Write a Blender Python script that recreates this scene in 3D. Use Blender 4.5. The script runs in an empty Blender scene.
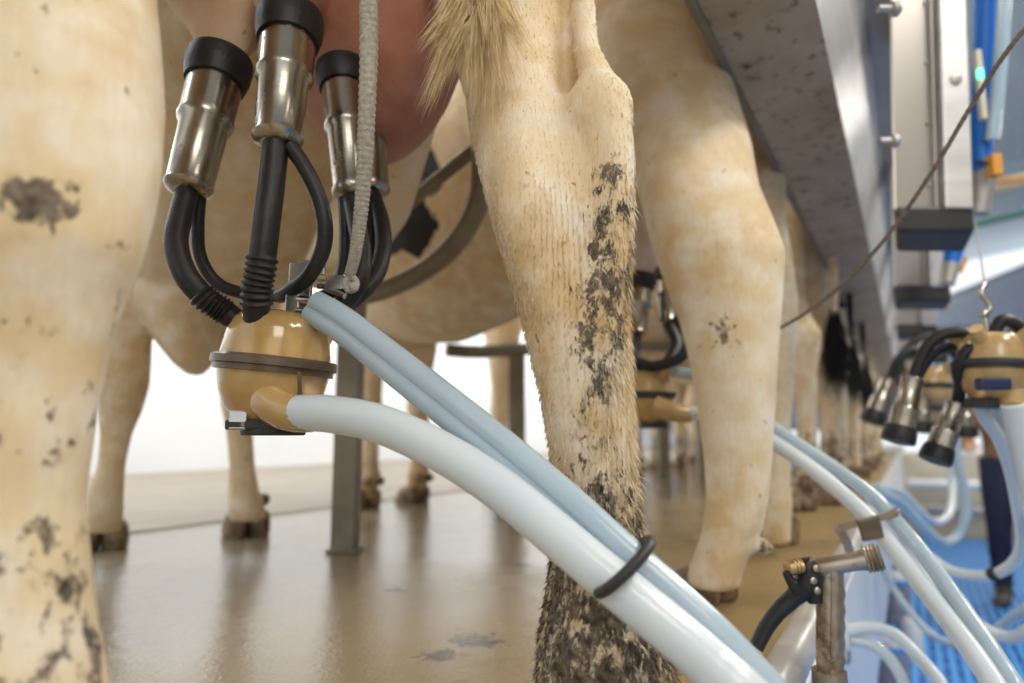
import bpy, bmesh, math, random
import numpy as np
from mathutils import Vector, Matrix
random.seed(7); rng = np.random.default_rng(7)
SC = bpy.context.scene; COL = SC.collection
PI = math.pi
# ------------------------------------------------------------------ camera maths (x = along the pit edge, y = into the deck, z = up)
F = 683.0; TH = math.atan(92/683); HD = math.radians(30); CH = 0.25
HF = Vector((math.cos(HD), math.sin(HD), 0)); RT = Vector((math.sin(HD), -math.cos(HD), 0)); UPZ = Vector((0, 0, 1))
FW = HF*math.cos(TH) + UPZ*math.sin(TH); UP = RT.cross(FW)
CAM = Vector((0, 0, CH))
def ray(u, v): return FW + RT*((u-512)/F) - UP*((v-341.5)/F)
def P(u, v, hd):                      # point seen at (u, v) whose horizontal distance ahead is hd
    r = ray(u, v); return CAM + r*(hd/r.dot(HF))
def G(u, v, z=0.0):                   # point seen at (u, v) at height z
    r = ray(u, v); return CAM + r*((z-CH)/r.z)
# ------------------------------------------------------------------ helpers
def tag(o, label=None, cat=None, group=None, kind=None):
    if label: o['label'] = label
    if cat: o['category'] = cat
    if group: o['group'] = group
    if kind: o['kind'] = kind
    return o
def thing(name, label, cat, loc, group=None):
    o = bpy.data.objects.new(name, None); COL.objects.link(o); o.location = loc
    o.empty_display_size = .05
    return tag(o, label, cat, group)
def put(name, me, mat, parent=None, smooth=True):
    o = bpy.data.objects.new(name, me); COL.objects.link(o)
    if mat is not None:
        me.materials.clear(); me.materials.append(mat)
    if smooth:
        for p in me.polygons: p.use_smooth = True
    if parent is not None:
        o.parent = parent
        if parent.parent is None: o.matrix_parent_inverse = Matrix.Translation(parent.location).inverted()
    return o
class MB:
    def __init__(s): s.v = []; s.f = []
    def ring_loft(s, rings, cap=True, closed=True):
        b = len(s.v); n = len(rings[0])
        for r in rings: s.v.extend([tuple(p) for p in r])
        for i in range(len(rings)-1):
            for j in range(n if closed else n-1):
                k = (j+1) % n
                s.f.append((b+i*n+j, b+i*n+k, b+(i+1)*n+k, b+(i+1)*n+j))
        if cap:
            s.f.append(tuple(b+j for j in range(n))[::-1]); s.f.append(tuple(b+(len(rings)-1)*n+j for j in range(n)))
        return s
    def loft(s, secs, n=24):          # secs: (centre, half axis, half axis)
        rings = []
        for c, a, b in secs:
            rings.append([Vector(c)+Vector(a)*math.cos(2*PI*j/n)+Vector(b)*math.sin(2*PI*j/n) for j in range(n)])
        return s.ring_loft(rings)
    def tube(s, pts, r, n=12, flat=None, res=0, cap=True):
        pts = [Vector(p) for p in pts]
        rr = r if isinstance(r, (list, tuple)) else [r]*len(pts)
        if res: pts, rr = spline(pts, rr, res)
        t0 = (pts[1]-pts[0]).normalized()
        ref = Vector((0, 0, 1)) if abs(t0.z) < .9 else Vector((1, 0, 0))
        a = t0.cross(ref).normalized(); rings = []
        for i, p in enumerate(pts):
            t = (pts[min(i+1, len(pts)-1)]-pts[max(i-1, 0)]).normalized()
            a = (a - t*a.dot(t)).normalized(); b = t.cross(a)
            rings.append([p+(a*math.cos(2*PI*j/n)+b*math.sin(2*PI*j/n))*rr[i] for j in range(n)])
        return s.ring_loft(rings, cap)
    def lathe(s, prof, o, ax, n=32, cap=True):     # prof: (distance along axis, radius)
        ax = Vector(ax).normalized(); ref = Vector((0, 0, 1)) if abs(ax.z) < .9 else Vector((1, 0, 0))
        a = ax.cross(ref).normalized(); b = ax.cross(a); o = Vector(o)
        return s.ring_loft([[o+ax*h+(a*math.cos(2*PI*j/n)+b*math.sin(2*PI*j/n))*max(r, 1e-5) for j in range(n)] for h, r in prof], cap)
    def ball(s, c, r, n=20):          # r: radius or (rx, ry, rz) or three half axes
        c = Vector(c)
        if isinstance(r, (int, float)): r = (r, r, r)
        if isinstance(r[0], (int, float)): A, B, C_ = Vector((r[0], 0, 0)), Vector((0, r[1], 0)), Vector((0, 0, r[2]))
        else: A, B, C_ = [Vector(q) for q in r]
        rings = []
        m = n//2
        for i in range(m+1):
            t = PI*(i+.02*(i == 0)-.02*(i == m))/m
            rings.append([c+A*math.sin(t)*math.cos(2*PI*j/n)+B*math.sin(t)*math.sin(2*PI*j/n)+C_*(-math.cos(t)) for j in range(n)])
        return s.ring_loft(rings)
    def box(s, c, X, Y, Z):           # centre and three half-axis vectors
        c, X, Y, Z = Vector(c), Vector(X), Vector(Y), Vector(Z)
        return s.ring_loft([[c-Z-X-Y, c-Z+X-Y, c-Z+X+Y, c-Z-X+Y], [c+Z-X-Y, c+Z+X-Y, c+Z+X+Y, c+Z-X+Y]])
    def slab(s, quad, th):            # a quad of points thickened along th
        q = [Vector(p) for p in quad]; th = Vector(th)
        return s.ring_loft([q, [p+th for p in q]])
    def mesh(s, name):
        me = bpy.data.meshes.new(name); me.from_pydata(s.v, [], s.f); me.update()
        bm = bmesh.new(); bm.from_mesh(me); bmesh.ops.recalc_face_normals(bm, faces=bm.faces); bm.to_mesh(me); bm.free()
        return me
    def build(s, name, mat, parent=None, smooth=True, bevel=0, auto=None):
        o = put(name, s.mesh(name), mat, parent, smooth)
        if bevel:
            m = o.modifiers.new('bevel', 'BEVEL'); m.width = bevel; m.segments = 2; m.limit_method = 'ANGLE'; m.angle_limit = math.radians(40)
        if smooth:
            for e in o.data.edges: pass
            try: o.data.set_sharp_from_angle(angle=math.radians(auto or 42))
            except Exception: pass
        return o
def spline(pts, rr, res):
    P_, R_ = [], []; n = len(pts)
    for i in range(n-1):
        p0, p1, p2, p3 = pts[max(i-1, 0)], pts[i], pts[i+1], pts[min(i+2, n-1)]
        for k in range(res):
            t = k/res; t2 = t*t; t3 = t2*t
            P_.append(.5*((2*p1)+(p2-p0)*t+(2*p0-5*p1+4*p2-p3)*t2+(3*p1-p0-3*p2+p3)*t3))
            R_.append(rr[i]*(1-t)+rr[i+1]*t)
    P_.append(pts[-1]); R_.append(rr[-1]); return P_, R_
def pp(lst): return [P(*q) for q in lst]
# ------------------------------------------------------------------ materials
def newmat(name):
    m = bpy.data.materials.new(name); m.use_nodes = True
    return m, m.node_tree.nodes, m.node_tree.links, m.node_tree.nodes['Principled BSDF']
def node(N, t, **k):
    n = N.new(t)
    for a, b in k.items():
        if a in n.inputs: n.inputs[a].default_value = b
        else: setattr(n, a, b)
    return n
def mixc(N, L, fac, a, b, mode='MIX'):
    n = N.new('ShaderNodeMix'); n.data_type = 'RGBA'; n.blend_type = mode
    for sock, v in ((0, fac), (6, a), (7, b)):
        if hasattr(v, 'links'): L.new(v, n.inputs[sock])
        elif isinstance(v, (int, float)): n.inputs[sock].default_value = v
        else: n.inputs[sock].default_value = (*v, 1)
    return n.outputs[2]
def ramp(N, L, src, lo, hi, a=0., b=1.):
    n = N.new('ShaderNodeMapRange'); n.inputs[1].default_value = lo; n.inputs[2].default_value = hi; n.inputs[3].default_value = a; n.inputs[4].default_value = b
    L.new(src, n.inputs[0]); return n.outputs[0]
def math_(N, L, op, a, b):
    n = N.new('ShaderNodeMath'); n.operation = op
    for i, v in enumerate((a, b)):
        if hasattr(v, 'links'): L.new(v, n.inputs[i])
        else: n.inputs[i].default_value = v
    return n.outputs[0]
def noise(N, L, co, scale, detail=4, rough=.55, stretch=None):
    n = N.new('ShaderNodeTexNoise'); n.inputs['Scale'].default_value = scale; n.inputs['Detail'].default_value = detail; n.inputs['Roughness'].default_value = rough
    if stretch:
        m = N.new('ShaderNodeMapping'); m.inputs['Scale'].default_value = stretch; L.new(co, m.inputs[0]); co = m.outputs[0]
    L.new(co, n.inputs['Vector']); return n.outputs['Fac']
def bump(N, L, bs, h, st, dist):
    b = N.new('ShaderNodeBump'); b.inputs['Strength'].default_value = st; b.inputs['Distance'].default_value = dist
    L.new(h, b.inputs['Height']); L.new(b.outputs[0], bs.inputs['Normal'])
def simple(name, col, rough=.5, metal=0, col2=None, sc=8, bmp=0, bscale=80, trans=0, sss=0, coat=0, stretch=None, dirt=None, dsc=20, dlo=.55, dhi=.65, ior=1.45):
    m, N, L, B = newmat(name)
    co = N.new('ShaderNodeTexCoord').outputs['Object']
    c = None
    if col2:
        c = mixc(N, L, ramp(N, L, noise(N, L, co, sc, stretch=stretch), .35, .65), col, col2)
    if dirt:
        f = ramp(N, L, noise(N, L, co, dsc, 6, .65), dlo, dhi)
        c = mixc(N, L, f, c if c is not None else col, dirt)
        L.new(ramp(N, L, f, 0, 1, rough, .85), B.inputs['Roughness'])
        if metal: L.new(ramp(N, L, f, 0, 1, metal, .1), B.inputs['Metallic'])
    else: B.inputs['Roughness'].default_value = rough
    if c is not None: L.new(c, B.inputs['Base Color'])
    else: B.inputs['Base Color'].default_value = (*col, 1)
    if not (dirt and metal): B.inputs['Metallic'].default_value = metal
    B.inputs['Transmission Weight'].default_value = trans
    B.inputs['IOR'].default_value = ior
    if sss:
        B.inputs['Subsurface Weight'].default_value = sss; B.inputs['Subsurface Scale'].default_value = .012
        B.inputs['Subsurface Radius'].default_value = (1, .8, .6)
    B.inputs['Coat Weight'].default_value = coat
    if bmp: bump(N, L, B, noise(N, L, co, bscale, 5, stretch=stretch), bmp, .002)
    return m
def hide_mat(name, fine=1.0):
    m, N, L, B = newmat(name)
    co = N.new('ShaderNodeTexCoord').outputs['Object']
    at = N.new('ShaderNodeAttribute'); at.attribute_name = 'mask'
    sp = N.new('ShaderNodeSeparateColor'); L.new(at.outputs['Color'], sp.inputs[0])
    big = noise(N, L, co, 5, 3); med = noise(N, L, co, 22, 4)
    c = mixc(N, L, ramp(N, L, big, .35, .62), (.73, .53, .28), (.83, .66, .42))
    c = mixc(N, L, ramp(N, L, med, .42, .7), c, (.91, .81, .66))
    hairn = noise(N, L, co, 55, 5, .7, stretch=(4.5, 4.5, .8))
    c = mixc(N, L, ramp(N, L, hairn, .3, .7, 0, .16), c, (.46, .29, .12))
    spk = ramp(N, L, noise(N, L, co, 90, 3, .5), .70, .74)
    c = mixc(N, L, math_(N, L, 'MULTIPLY', spk, .6), c, (.12, .08, .05))
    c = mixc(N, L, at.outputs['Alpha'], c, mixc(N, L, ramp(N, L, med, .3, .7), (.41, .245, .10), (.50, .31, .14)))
    pk = mixc(N, L, ramp(N, L, noise(N, L, co, 30, 4), .3, .7), (.35, .11, .065), (.46, .17, .105))
    c = mixc(N, L, sp.outputs[1], c, pk)
    bl = math_(N, L, 'ADD', sp.outputs[2], ramp(N, L, noise(N, L, co, 11, 5, .65), .25, .75, -.32, .32))
    c = mixc(N, L, ramp(N, L, bl, .47, .53), c, (.012, .011, .012))
    mn = math_(N, L, 'ADD', sp.outputs[0], ramp(N, L, noise(N, L, co, 85*fine, 6, .72, stretch=(1, 1, .7)), .25, .75, -.5, .5))
    mf = ramp(N, L, mn, .50, .62)
    mc = mixc(N, L, ramp(N, L, noise(N, L, co, 130, 4), .35, .65), (.06, .042, .028), (.27, .205, .14))
    c = mixc(N, L, mf, c, mc)
    L.new(c, B.inputs['Base Color']); B.inputs['Roughness'].default_value = .75
    B.inputs['Specular IOR Level'].default_value = .25
    B.inputs['Sheen Weight'].default_value = .15
    h = math_(N, L, 'ADD', math_(N, L, 'MULTIPLY', hairn, .35), math_(N, L, 'MULTIPLY', mf, .9))
    h = math_(N, L, 'ADD', h, math_(N, L, 'MULTIPLY', noise(N, L, co, 13, 2), 1.6))
    bump(N, L, B, h, .7, .005)
    return m
M = {}
M['hide'] = hide_mat('hide')
M['steel'] = simple('steel', (.62, .60, .56), .27, 1, (.50, .48, .44), 12, .15, 60)
M['steel_cup'] = simple('steel_cup', (.46, .42, .35), .26, 1, (.34, .30, .24), 25, .1, 90, dirt=(.18, .14, .09), dsc=60, dlo=.62, dhi=.75)
M['steel_dirty'] = simple('steel_dirty', (.52, .43, .33), .42, .2, (.38, .29, .20), 7, .3, 60, dirt=(.14, .09, .055), dsc=34, dlo=.56, dhi=.68)
M['steel_sheet'] = simple('steel_sheet', (.76, .74, .72), .46, .6, (.62, .60, .58), 5, .1, 30, stretch=(1, 1, 6))
M['steel_matt'] = simple('steel_matt', (.52, .49, .46), .45, .5, (.42, .39, .36), 4, .1, 40)
M['cab'] = simple('cabinet_steel', (.46, .42, .37), .36, .55, (.44, .40, .36), 3, .1, 40, stretch=(1, 1, .3))
M['edge'] = simple('edge_steel', (.80, .78, .75), .32, .5, (.60, .57, .53), 14, .2, 60)
M['galv'] = simple('galvanised', (.30, .26, .19), .5, .5, (.22, .19, .14), 10, .3, 60)
M['rubber'] = simple('rubber', (.011, .010, .010), .46, 0, (.022, .02, .018), 30, .3, 200, dirt=(.10, .085, .065), dsc=45, dlo=.66, dhi=.8)
M['rubber_dark'] = simple('rubber_dark', (.03, .027, .025), .5, 0, (.05, .045, .04), 10)
M['amber'] = simple('amber_plastic', (.86, .57, .23), .15, 0, (.66, .40, .13), 22, .25, 40, trans=.42, coat=.6, sss=0)
M['amber2'] = simple('amber_plastic_worn', (.66, .45, .20), .25, 0, (.48, .30, .12), 18, .1, 60, trans=.15, coat=.3)
M['hose'] = simple('milk_hose', (.70, .77, .81), .28, 0, (.76, .80, .82), 7, .05, 40, trans=.12, coat=.25, sss=.25)
M['hose_blue'] = simple('pulse_hose', (.50, .63, .72), .25, 0, (.58, .69, .77), 9, .05, 40, trans=.25, coat=.3, sss=.2)
M['cord'] = simple('braided_cord', (.56, .51, .44), .8, 0, (.40, .35, .28), 260, .8, 500)
M['cord_tan'] = simple('braided_cord_brown', (.30, .23, .17), .8, 0, (.16, .12, .09), 200, .8, 400)
M['brass'] = simple('brass', (.55, .36, .18), .35, .9, (.35, .22, .1), 60)
M['gun'] = simple('gun_metal', (.48, .41, .33), .33, .85, (.30, .23, .16), 30, .2, 90, dirt=(.16, .10, .05), dsc=50, dlo=.52, dhi=.66)
M['black_plastic'] = simple('black_plastic', (.018, .018, .018), .4, 0, None, 8, .3, 150, dirt=(.28, .25, .2), dsc=130, dlo=.64, dhi=.72)
M['blue'] = simple('blue_plastic', (.01, .16, .62), .35)
M['pale_blue'] = simple('pale_blue_tube', (.55, .68, .78), .25, trans=.2)
M['white'] = simple('white_plastic', (.80, .80, .78), .4)
M['orange'] = simple('orange_plastic', (.75, .33, .05), .5)
M['lid_blue'] = simple('lid_blue', (.10, .30, .65), .4)
M['drum'] = simple('drum_grey', (.22, .20, .24), .45, 0, (.42, .38, .40), 12)
M['fabric_navy'] = simple('navy_fabric', (.016, .02, .045), .9, 0, (.03, .035, .06), 30, .4, 200)
M['fabric_brown'] = simple('brown_fabric', (.30, .15, .07), .9, 0, (.38, .2, .1), 20, .4, 200)
M['skin'] = simple('skin', (.60, .36, .25), .55)
M['hair'] = simple('hair', (.05, .03, .02), .7)
M['boot'] = simple('boot_rubber', (.035, .033, .03), .45, 0, (.09, .075, .06), 20)
M['hoof'] = simple('hoof', (.11, .07, .04), .6, 0, (.34, .24, .15), 40, .5, 70)
M['roof'] = simple('roof_sheet', (.12, .14, .20), .4, 0, (.20, .23, .30), 2, stretch=(1, 8, 1))
M['cream'] = simple('cream_panel', (.62, .57, .46), .6, 0, (.56, .50, .40), 3)
M['navy'] = simple('navy_plastic', (.02, .03, .08), .4)
# ------------------------------------------------------------------ setting
EDGE = G(770, 660, .0).y
def floor_mat():
    m, N, L, B = newmat('wet_concrete')
    co = N.new('ShaderNodeTexCoord').outputs['Object']
    a = noise(N, L, co, 2.2, 5); b = noise(N, L, co, 14, 6, .65)
    c = mixc(N, L, ramp(N, L, a, .3, .68), (.20, .17, .125), (.27, .215, .135))
    c = mixc(N, L, ramp(N, L, b, .45, .75, 0, .7), c, (.24, .17, .09))
    sepv = N.new('ShaderNodeSeparateXYZ'); L.new(co, sepv.inputs[0])
    nearpit = ramp(N, L, sepv.outputs[1], .25, .95, 1, 0)
    c = mixc(N, L, math_(N, L, 'MULTIPLY', nearpit, .75), c, (.34, .23, .085))
    d = ramp(N, L, noise(N, L, co, 7, 7, .7), .66, .70)
    c = mixc(N, L, math_(N, L, 'MULTIPLY', d, .8), c, (.13, .085, .035))
    for (u, v, rad) in ((478, 640, .05), (440, 655, .035), (395, 590, .03), (525, 565, .03), (640, 470, .10), (830, 640, .05)):
        g_ = G(u, v); vm = N.new('ShaderNodeVectorMath'); vm.operation = 'DISTANCE'; L.new(co, vm.inputs[0]); vm.inputs[1].default_value = g_ - Vector((6, (fy0+DRY)/2, -.06))*0
        near = ramp(N, L, vm.outputs['Value'], 0, rad*1.6, .42, 0)
        f_ = ramp(N, L, math_(N, L, 'ADD', near, noise(N, L, co, 45, 6, .7)), .74, .84)
        c = mixc(N, L, f_, c, (.075, .045, .018))
    L.new(c, B.inputs['Base Color'])
    r = math_(N, L, 'ADD', ramp(N, L, a, .3, .7, .08, .22), math_(N, L, 'MULTIPLY', d, .3))
    r = math_(N, L, 'ADD', r, math_(N, L, 'MULTIPLY', nearpit, .18))
    L.new(r, B.inputs['Roughness'])
    B.inputs['Specular IOR Level'].default_value = .5
    bump(N, L, B, math_(N, L, 'ADD', noise(N, L, co, 180, 3), math_(N, L, 'MULTIPLY', noise(N, L, co, 30, 3), 1.5)), .42, .0014)
    return m
fy0 = EDGE-.012
DRY = G(228, 521).y; WALL = G(200, 471).y
M['floor'] = floor_mat()
MB().box((6, (fy0+DRY)/2, -.06), (12, 0, 0), (0, (DRY-fy0)/2, 0), (0, 0, .06)).build('floor', M['floor'], smooth=False)
bpy.data.objects['floor']['kind'] = 'structure'
M['dry'] = simple('dry_concrete', (.25, .205, .15), .5, 0, (.20, .16, .11), 3, .2, 60)
tag(MB().box((6, (DRY+WALL+.1)/2, -.056), (12, 0, 0), (0, (WALL+.1-DRY)/2, 0), (0, 0, .06)).build('trim_1', M['dry'], smooth=False, bevel=.004), kind='structure')
M['wall'] = simple('white_wall', (.86, .87, .88), .55, 0, (.82, .84, .87), 1.5)
tag(MB().box((6, WALL+.08, 1.5), (12, 0, 0), (0, .08, 0), (0, 0, 1.56)).build('wall_left', M['wall'], smooth=False), kind='structure')
# pit
PZ = -.90
def mat_blue():
    m, N, L, B = newmat('blue_mat')
    co = N.new('ShaderNodeTexCoord').outputs['Object']
    br = N.new('ShaderNodeTexBrick'); br.offset = 0; br.inputs['Scale'].default_value = 1
    br.inputs['Brick Width'].default_value = .20; br.inputs['Row Height'].default_value = .055; br.inputs['Mortar Size'].default_value = .014; br.inputs['Mortar Smooth'].default_value = .1
    br.inputs['Color1'].default_value = (.008, .085, .40, 1); br.inputs['Color2'].default_value = (.012, .11, .48, 1); br.inputs['Mortar'].default_value = (.10, .42, .92, 1)
    L.new(co, br.inputs['Vector'])
    L.new(br.outputs['Color'], B.inputs['Base Color']); B.inputs['Roughness'].default_value = .3
    bump(N, L, B, br.outputs['Fac'], 1, .01)
    return m
tag(MB().box((5, -3.5, PZ-.1), (13, 0, 0), (0, 4, 0), (0, 0, .07)).build('floor_pit', M['cream'], smooth=False), kind='structure')
tag(MB().box((4.7, -1.40, PZ-.014), (4.6, 0, 0), (0, 1.72, 0), (0, 0, .014)).build('rubber_mat', mat_blue(), smooth=False, bevel=.003),
    'blue slotted rubber mat covering the floor of the milking pit', 'mat')
M['curb'] = simple('curb_sheet', (.78, .77, .76), .28, .15, (.84, .83, .81), 4)
tag(MB().box((6, EDGE+.20, (PZ-.12)/2), (8, 0, 0), (0, .02, 0), (0, 0, -(PZ+.12)/2)).build('wall_pit', M['drum'], smooth=False), kind='structure')
tag(MB().box((6, EDGE-.03, -.20), (6.5, 0, 0), (0, .008, 0), (0, 0, .18)).build('trim_6', M['curb'], smooth=False, bevel=.003), kind='structure')
r_ = thing('edge_pipe', 'shiny round steel edge pipe running along the lip of the deck', 'pipe', (0, EDGE-.02, .0))
MB().tube([(.42, EDGE-.022, .004), (11.5, EDGE-.022, .004)], .021, 20).build('rail', M['edge'], r_)
for x in (1.25, 2.6, 4, 5.4):
    MB().lathe([(0, .012), (.006, .012), (.009, .007)], (x, EDGE-.038, -.10), (0, -1, 0), 16).build('bolt', M['steel'], r_)
# ------------------------------------------------------------------ cows
def remesh(mb, voxel, sm):
    me = mb.mesh('tmp'); o = bpy.data.objects.new('tmp', me); COL.objects.link(o)
    m = o.modifiers.new('r', 'REMESH'); m.mode = 'VOXEL'; m.voxel_size = voxel; m.adaptivity = 0
    s = o.modifiers.new('s', 'SMOOTH'); s.iterations = sm; s.factor = .5
    dg = bpy.context.evaluated_depsgraph_get(); dg.update()
    out = bpy.data.meshes.new_from_object(o.evaluated_get(dg))
    bpy.data.objects.remove(o); return out
def set_mask(me, fn):
    n = len(me.vertices); co = np.empty(n*3); me.vertices.foreach_get('co', co); co = co.reshape(-1, 3)
    a = me.color_attributes.get('mask') or me.color_attributes.new('mask', 'FLOAT_COLOR', 'POINT')
    v = fn(co); a.data.foreach_set('color', v.astype(np.float32).ravel())
def seg_d(co, a, b):
    a = np.array(a); b = np.array(b); ab = b-a; t = np.clip(((co-a)@ab)/(ab@ab), 0, 1)
    return np.linalg.norm(co-(a+t[:, None]*ab), axis=1)
def blob(co, a, b, r, soft=.5):      # 1 inside, 0 outside
    d = seg_d(co, a, b); return np.clip((r-d)/(r*soft)+.0, 0, 1)
def rows(mb, lst, k=1.0, n=28):      # leg sections from side profile: (v, left, right, distance[, depth ratio])
    secs = []
    for q in lst:
        v, a, b, d = q[:4]; kk = q[4] if len(q) > 4 else k
        c = P((a+b)/2, v, d); w = (P(b, v, d)-P(a, v, d)).length/2
        secs.append((c, RT*w, HF*w*kk))
    mb.loft(secs, n)
HIND = [(.03, .03, .044, .040), (.05, .025, .044, .040), (.075, .012, .040, .037), (.105, .0, .044, .041), (.15, -.012, .033, .030), (.24, -.02, .032, .027), (.33, -.022, .035, .030),
        (.42, -.018, .043, .040), (.49, -.012, .062, .047), (.545, -.012, .072, .046), (.60, .01, .062, .038), (.68, .06, .09, .05), (.78, .13, .16, .08), (.9, .19, .21, .11), (1.05, .22, .23, .12), (1.2, .22, .18, .10)]
FORE = [(.03, .018, .040, .038), (.05, .014, .042, .040), (.075, .0, .038, .036), (.105, -.01, .042, .040), (.15, -.012, .031, .029), (.22, -.010, .031, .030), (.30, -.0, .038, .037), (.345, .004, .047, .044), (.39, 0., .042, .040),
        (.46, -.005, .048, .042), (.55, -.01, .065, .055), (.66, 0, .10, .07), (.85, .03, .13, .08)]
def leg(mb, foot, h, l, prof, inward, sc=1.0):
    secs = []
    for z, f, rf, rl in prof:
        t = max(0, z-.55)/.5
        c = foot + h*f*sc + UPZ*z*sc + inward*min(t, 1)*.04
        secs.append((c, h*rf*sc, l*rl*sc))
    mb.loft(secs, 22)
def body(mb, o, h, l, L=1.25, belly=0.0, sc=1.0, head=True):
    S = [(-.02, 1.24, .07, .07), (.05, 1.20, .17, .13), (.18, 1.16, .24, .18), (.38, 1.08, .26, .26), (.55, 1.0, .285, .35), (.75, .96, .31, .40+belly), (.95, .95, .32, .42+belly), (1.12, .96, .30, .41+belly),
         (1.25, .97, .26, .38+belly*.6), (1.4, 1.0, .20, .36), (1.52, 1.04, .15, .32), (1.62, 1.10, .11, .24)]
    k = L/1.25
    secs = []
    for f, z, rl, rz in S: secs.append((o+h*f*k+UPZ*z*sc, l*rl, UPZ*rz*sc))
    mb.loft(secs, 36)
    if head:
        a = o+h*1.48*k+UPZ*1.12*sc
        N_ = [(0, 0, .13, .24), (.22, .06, .11, .19), (.42, .12, .10, .15), (.55, .14, .11, .14), (.66, .08, .105, .14), (.80, -.06, .075, .10), (.93, -.20, .06, .07), (.98, -.26, .055, .055)]
        mb.loft([(a+h*f+UPZ*z, l*rl, (UPZ+h*.35).normalized()*rz) for f, z, rl, rz in N_], 24)
        for s in (1, -1):
            mb.loft([(a+h*.54+l*s*(.08+q)+UPZ*(.2-.1*q), h*.02, UPZ*r) for q, r in ((0, .02), (.08, .045), (.16, .035), (.2, .008))], 12)
def hooves(parent, foot, h, l, sc=1.0, prof_shift=.045, name='hoof', mat=None):
    pass
def make_cow(label, group, o, h, mb, voxel, sm, maskfn, tail=True, feet=(), dew=True):
    l = Vector((-h.y, h.x, 0))
    root = thing('cow', label, 'cow', (o.x, o.y, 0), group)
    me = remesh(mb, voxel, sm); set_mask(me, maskfn)
    put('body', me, M['hide'], root)
    for ft, hh, s in feet:
        m = MB(); lw = Vector((-hh.y, hh.x, 0))
        for q in (1, -1):
            c = ft+lw*q*.027*s
            m.loft([(c+hh*.040*s+UPZ*.001, hh*.060*s, lw*.026*s), (c+hh*.037*s+UPZ*.010*s, hh*.063*s, lw*.029*s), (c+hh*.028*s+UPZ*.030*s, hh*.055*s, lw*.028*s), (c+hh*.016*s+UPZ*.050*s, hh*.046*s, lw*.025*s), (c+hh*.010*s+UPZ*.062*s, hh*.030*s, lw*.016*s)], 18)
        m.build('hoof', M['hoof'], root)
        if (ft-o).length < .4 and not dew: continue
        m = MB()
        for q in (1, -1): m.ball(ft+lw*q*.022*s-hh*.046*s+UPZ*.092*s, (.017*s, .017*s, .016*s), 12)
        m.build('dewclaw', M['hoof'], root)
    return root, me
def hair_mesh(name, roots, dirs, lens, widths, cols, parent, bend=None, segs=2, mat=None):
    n = len(roots); side = np.cross(dirs, rng.normal(size=(n, 3))); side /= np.linalg.norm(side, axis=1)[:, None]+1e-9
    if bend is None: bend = np.zeros((n, 3))
    vs = []; fs = []; cs = []
    ts = [i/segs for i in range(segs+1)]
    V = np.zeros((n, 2*segs+1, 3)); 
    for i, t in enumerate(ts):
        c = roots+dirs*(lens*t)[:, None]+bend*(t*t)
        w = (widths*(1-t))[:, None]*side
        if i < segs: V[:, 2*i] = c-w; V[:, 2*i+1] = c+w
        else: V[:, 2*i] = c
    st = 2*segs+1; base = np.arange(n)*st
    fc = []
    for i in range(segs-1): fc.append(np.stack([base+2*i, base+2*i+1, base+2*i+3, base+2*i+2], 1))
    tri = np.stack([base+2*segs-2, base+2*segs-1, base+2*segs], 1)
    faces = [tuple(r) for q in fc for r in q.tolist()]+[tuple(r) for r in tri.tolist()]
    me = bpy.data.meshes.new(name); me.from_pydata(V.reshape(-1, 3).tolist(), [], faces); me.update()
    a = me.color_attributes.new('mask', 'FLOAT_COLOR', 'POINT')
    a.data.foreach_set('color', np.repeat(cols, st, axis=0).astype(np.float32).ravel())
    o = put(name, me, mat or M['hide'], parent); o['kind'] = 'stuff'; return o
def flat(v): return Vector((v.x, v.y, 0))
Z3 = np.zeros
# ---- cow 1
hl = flat(G(10, 900)); hr = P(603, 745, .535); hr.z = 0
lf = flat(G(100, 550)); rf = flat(G(248, 537))
hm = P(20, 900, .33); hl = flat(hm)
o1 = (hl+hr)/2; f1 = (lf+rf)/2; h1 = (f1-o1).normalized(); l1 = Vector((-h1.y, h1.x, 0)); L1 = (f1-o1).length
mb = MB()
body(mb, o1+h1*.08, h1, l1, L1-.02, belly=.02)
rows(mb, [(-330, 300, 640, .86, .9), (-220, 330, 650, .80, .9), (-120, 372, 650, .73, 1), (-50, 405, 590, .67, 1), (0, 430, 566, .63, .95), (50, 452, 560, .60, .95), (100, 466, 566, .575, .95), (140, 471, 580, .56, .95),
          (180, 481, 600, .55, .9), (220, 492, 615, .545, .88), (260, 504, 625, .54, .85), (300, 516, 626, .535, .9), (350, 529, 629, .53, .95), (400, 541, 632, .53, 1), (450, 549, 634, .53, 1), (500, 553, 636, .53, 1),
          (550, 552, 638, .53, 1), (600, 546, 650, .53, 1), (640, 538, 666, .53, 1), (680, 536, 672, .53, 1), (710, 532, 672, .53, 1.1), (738, 524, 682, .53, 1.2), (748, 524, 682, .53, 1.2)])
rows(mb, [(-60, 520, 600, .66, .4), (0, 530, 590, .62, .4), (60, 535, 592, .59, .4), (110, 540, 612, .57, .45), (150, 540, 620, .555, .5), (200, 545, 624, .545, .6), (240, 550, 624, .54, .6)])
mb.ball(P(599, 112, .530), (.026, .030, .033)); mb.ball(P(606, 150, .522), (.018, .02, .040))
mb.tube([P(583, -60, .62), P(584, 0, .585), P(587, 50, .555), P(603, 100, .522), P(612, 150, .514), P(613, 220, .506), P(611, 290, .500), P(606, 360, .497), P(602, 440, .50)], [.011, .011, .012, .018, .018, .016, .013, .011, .006], 14, res=4)
mb.tube([P(525, 150, .53), P(530, 220, .515), P(560, 330, .51)], [.022, .026, .014], 14, res=4)
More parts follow.
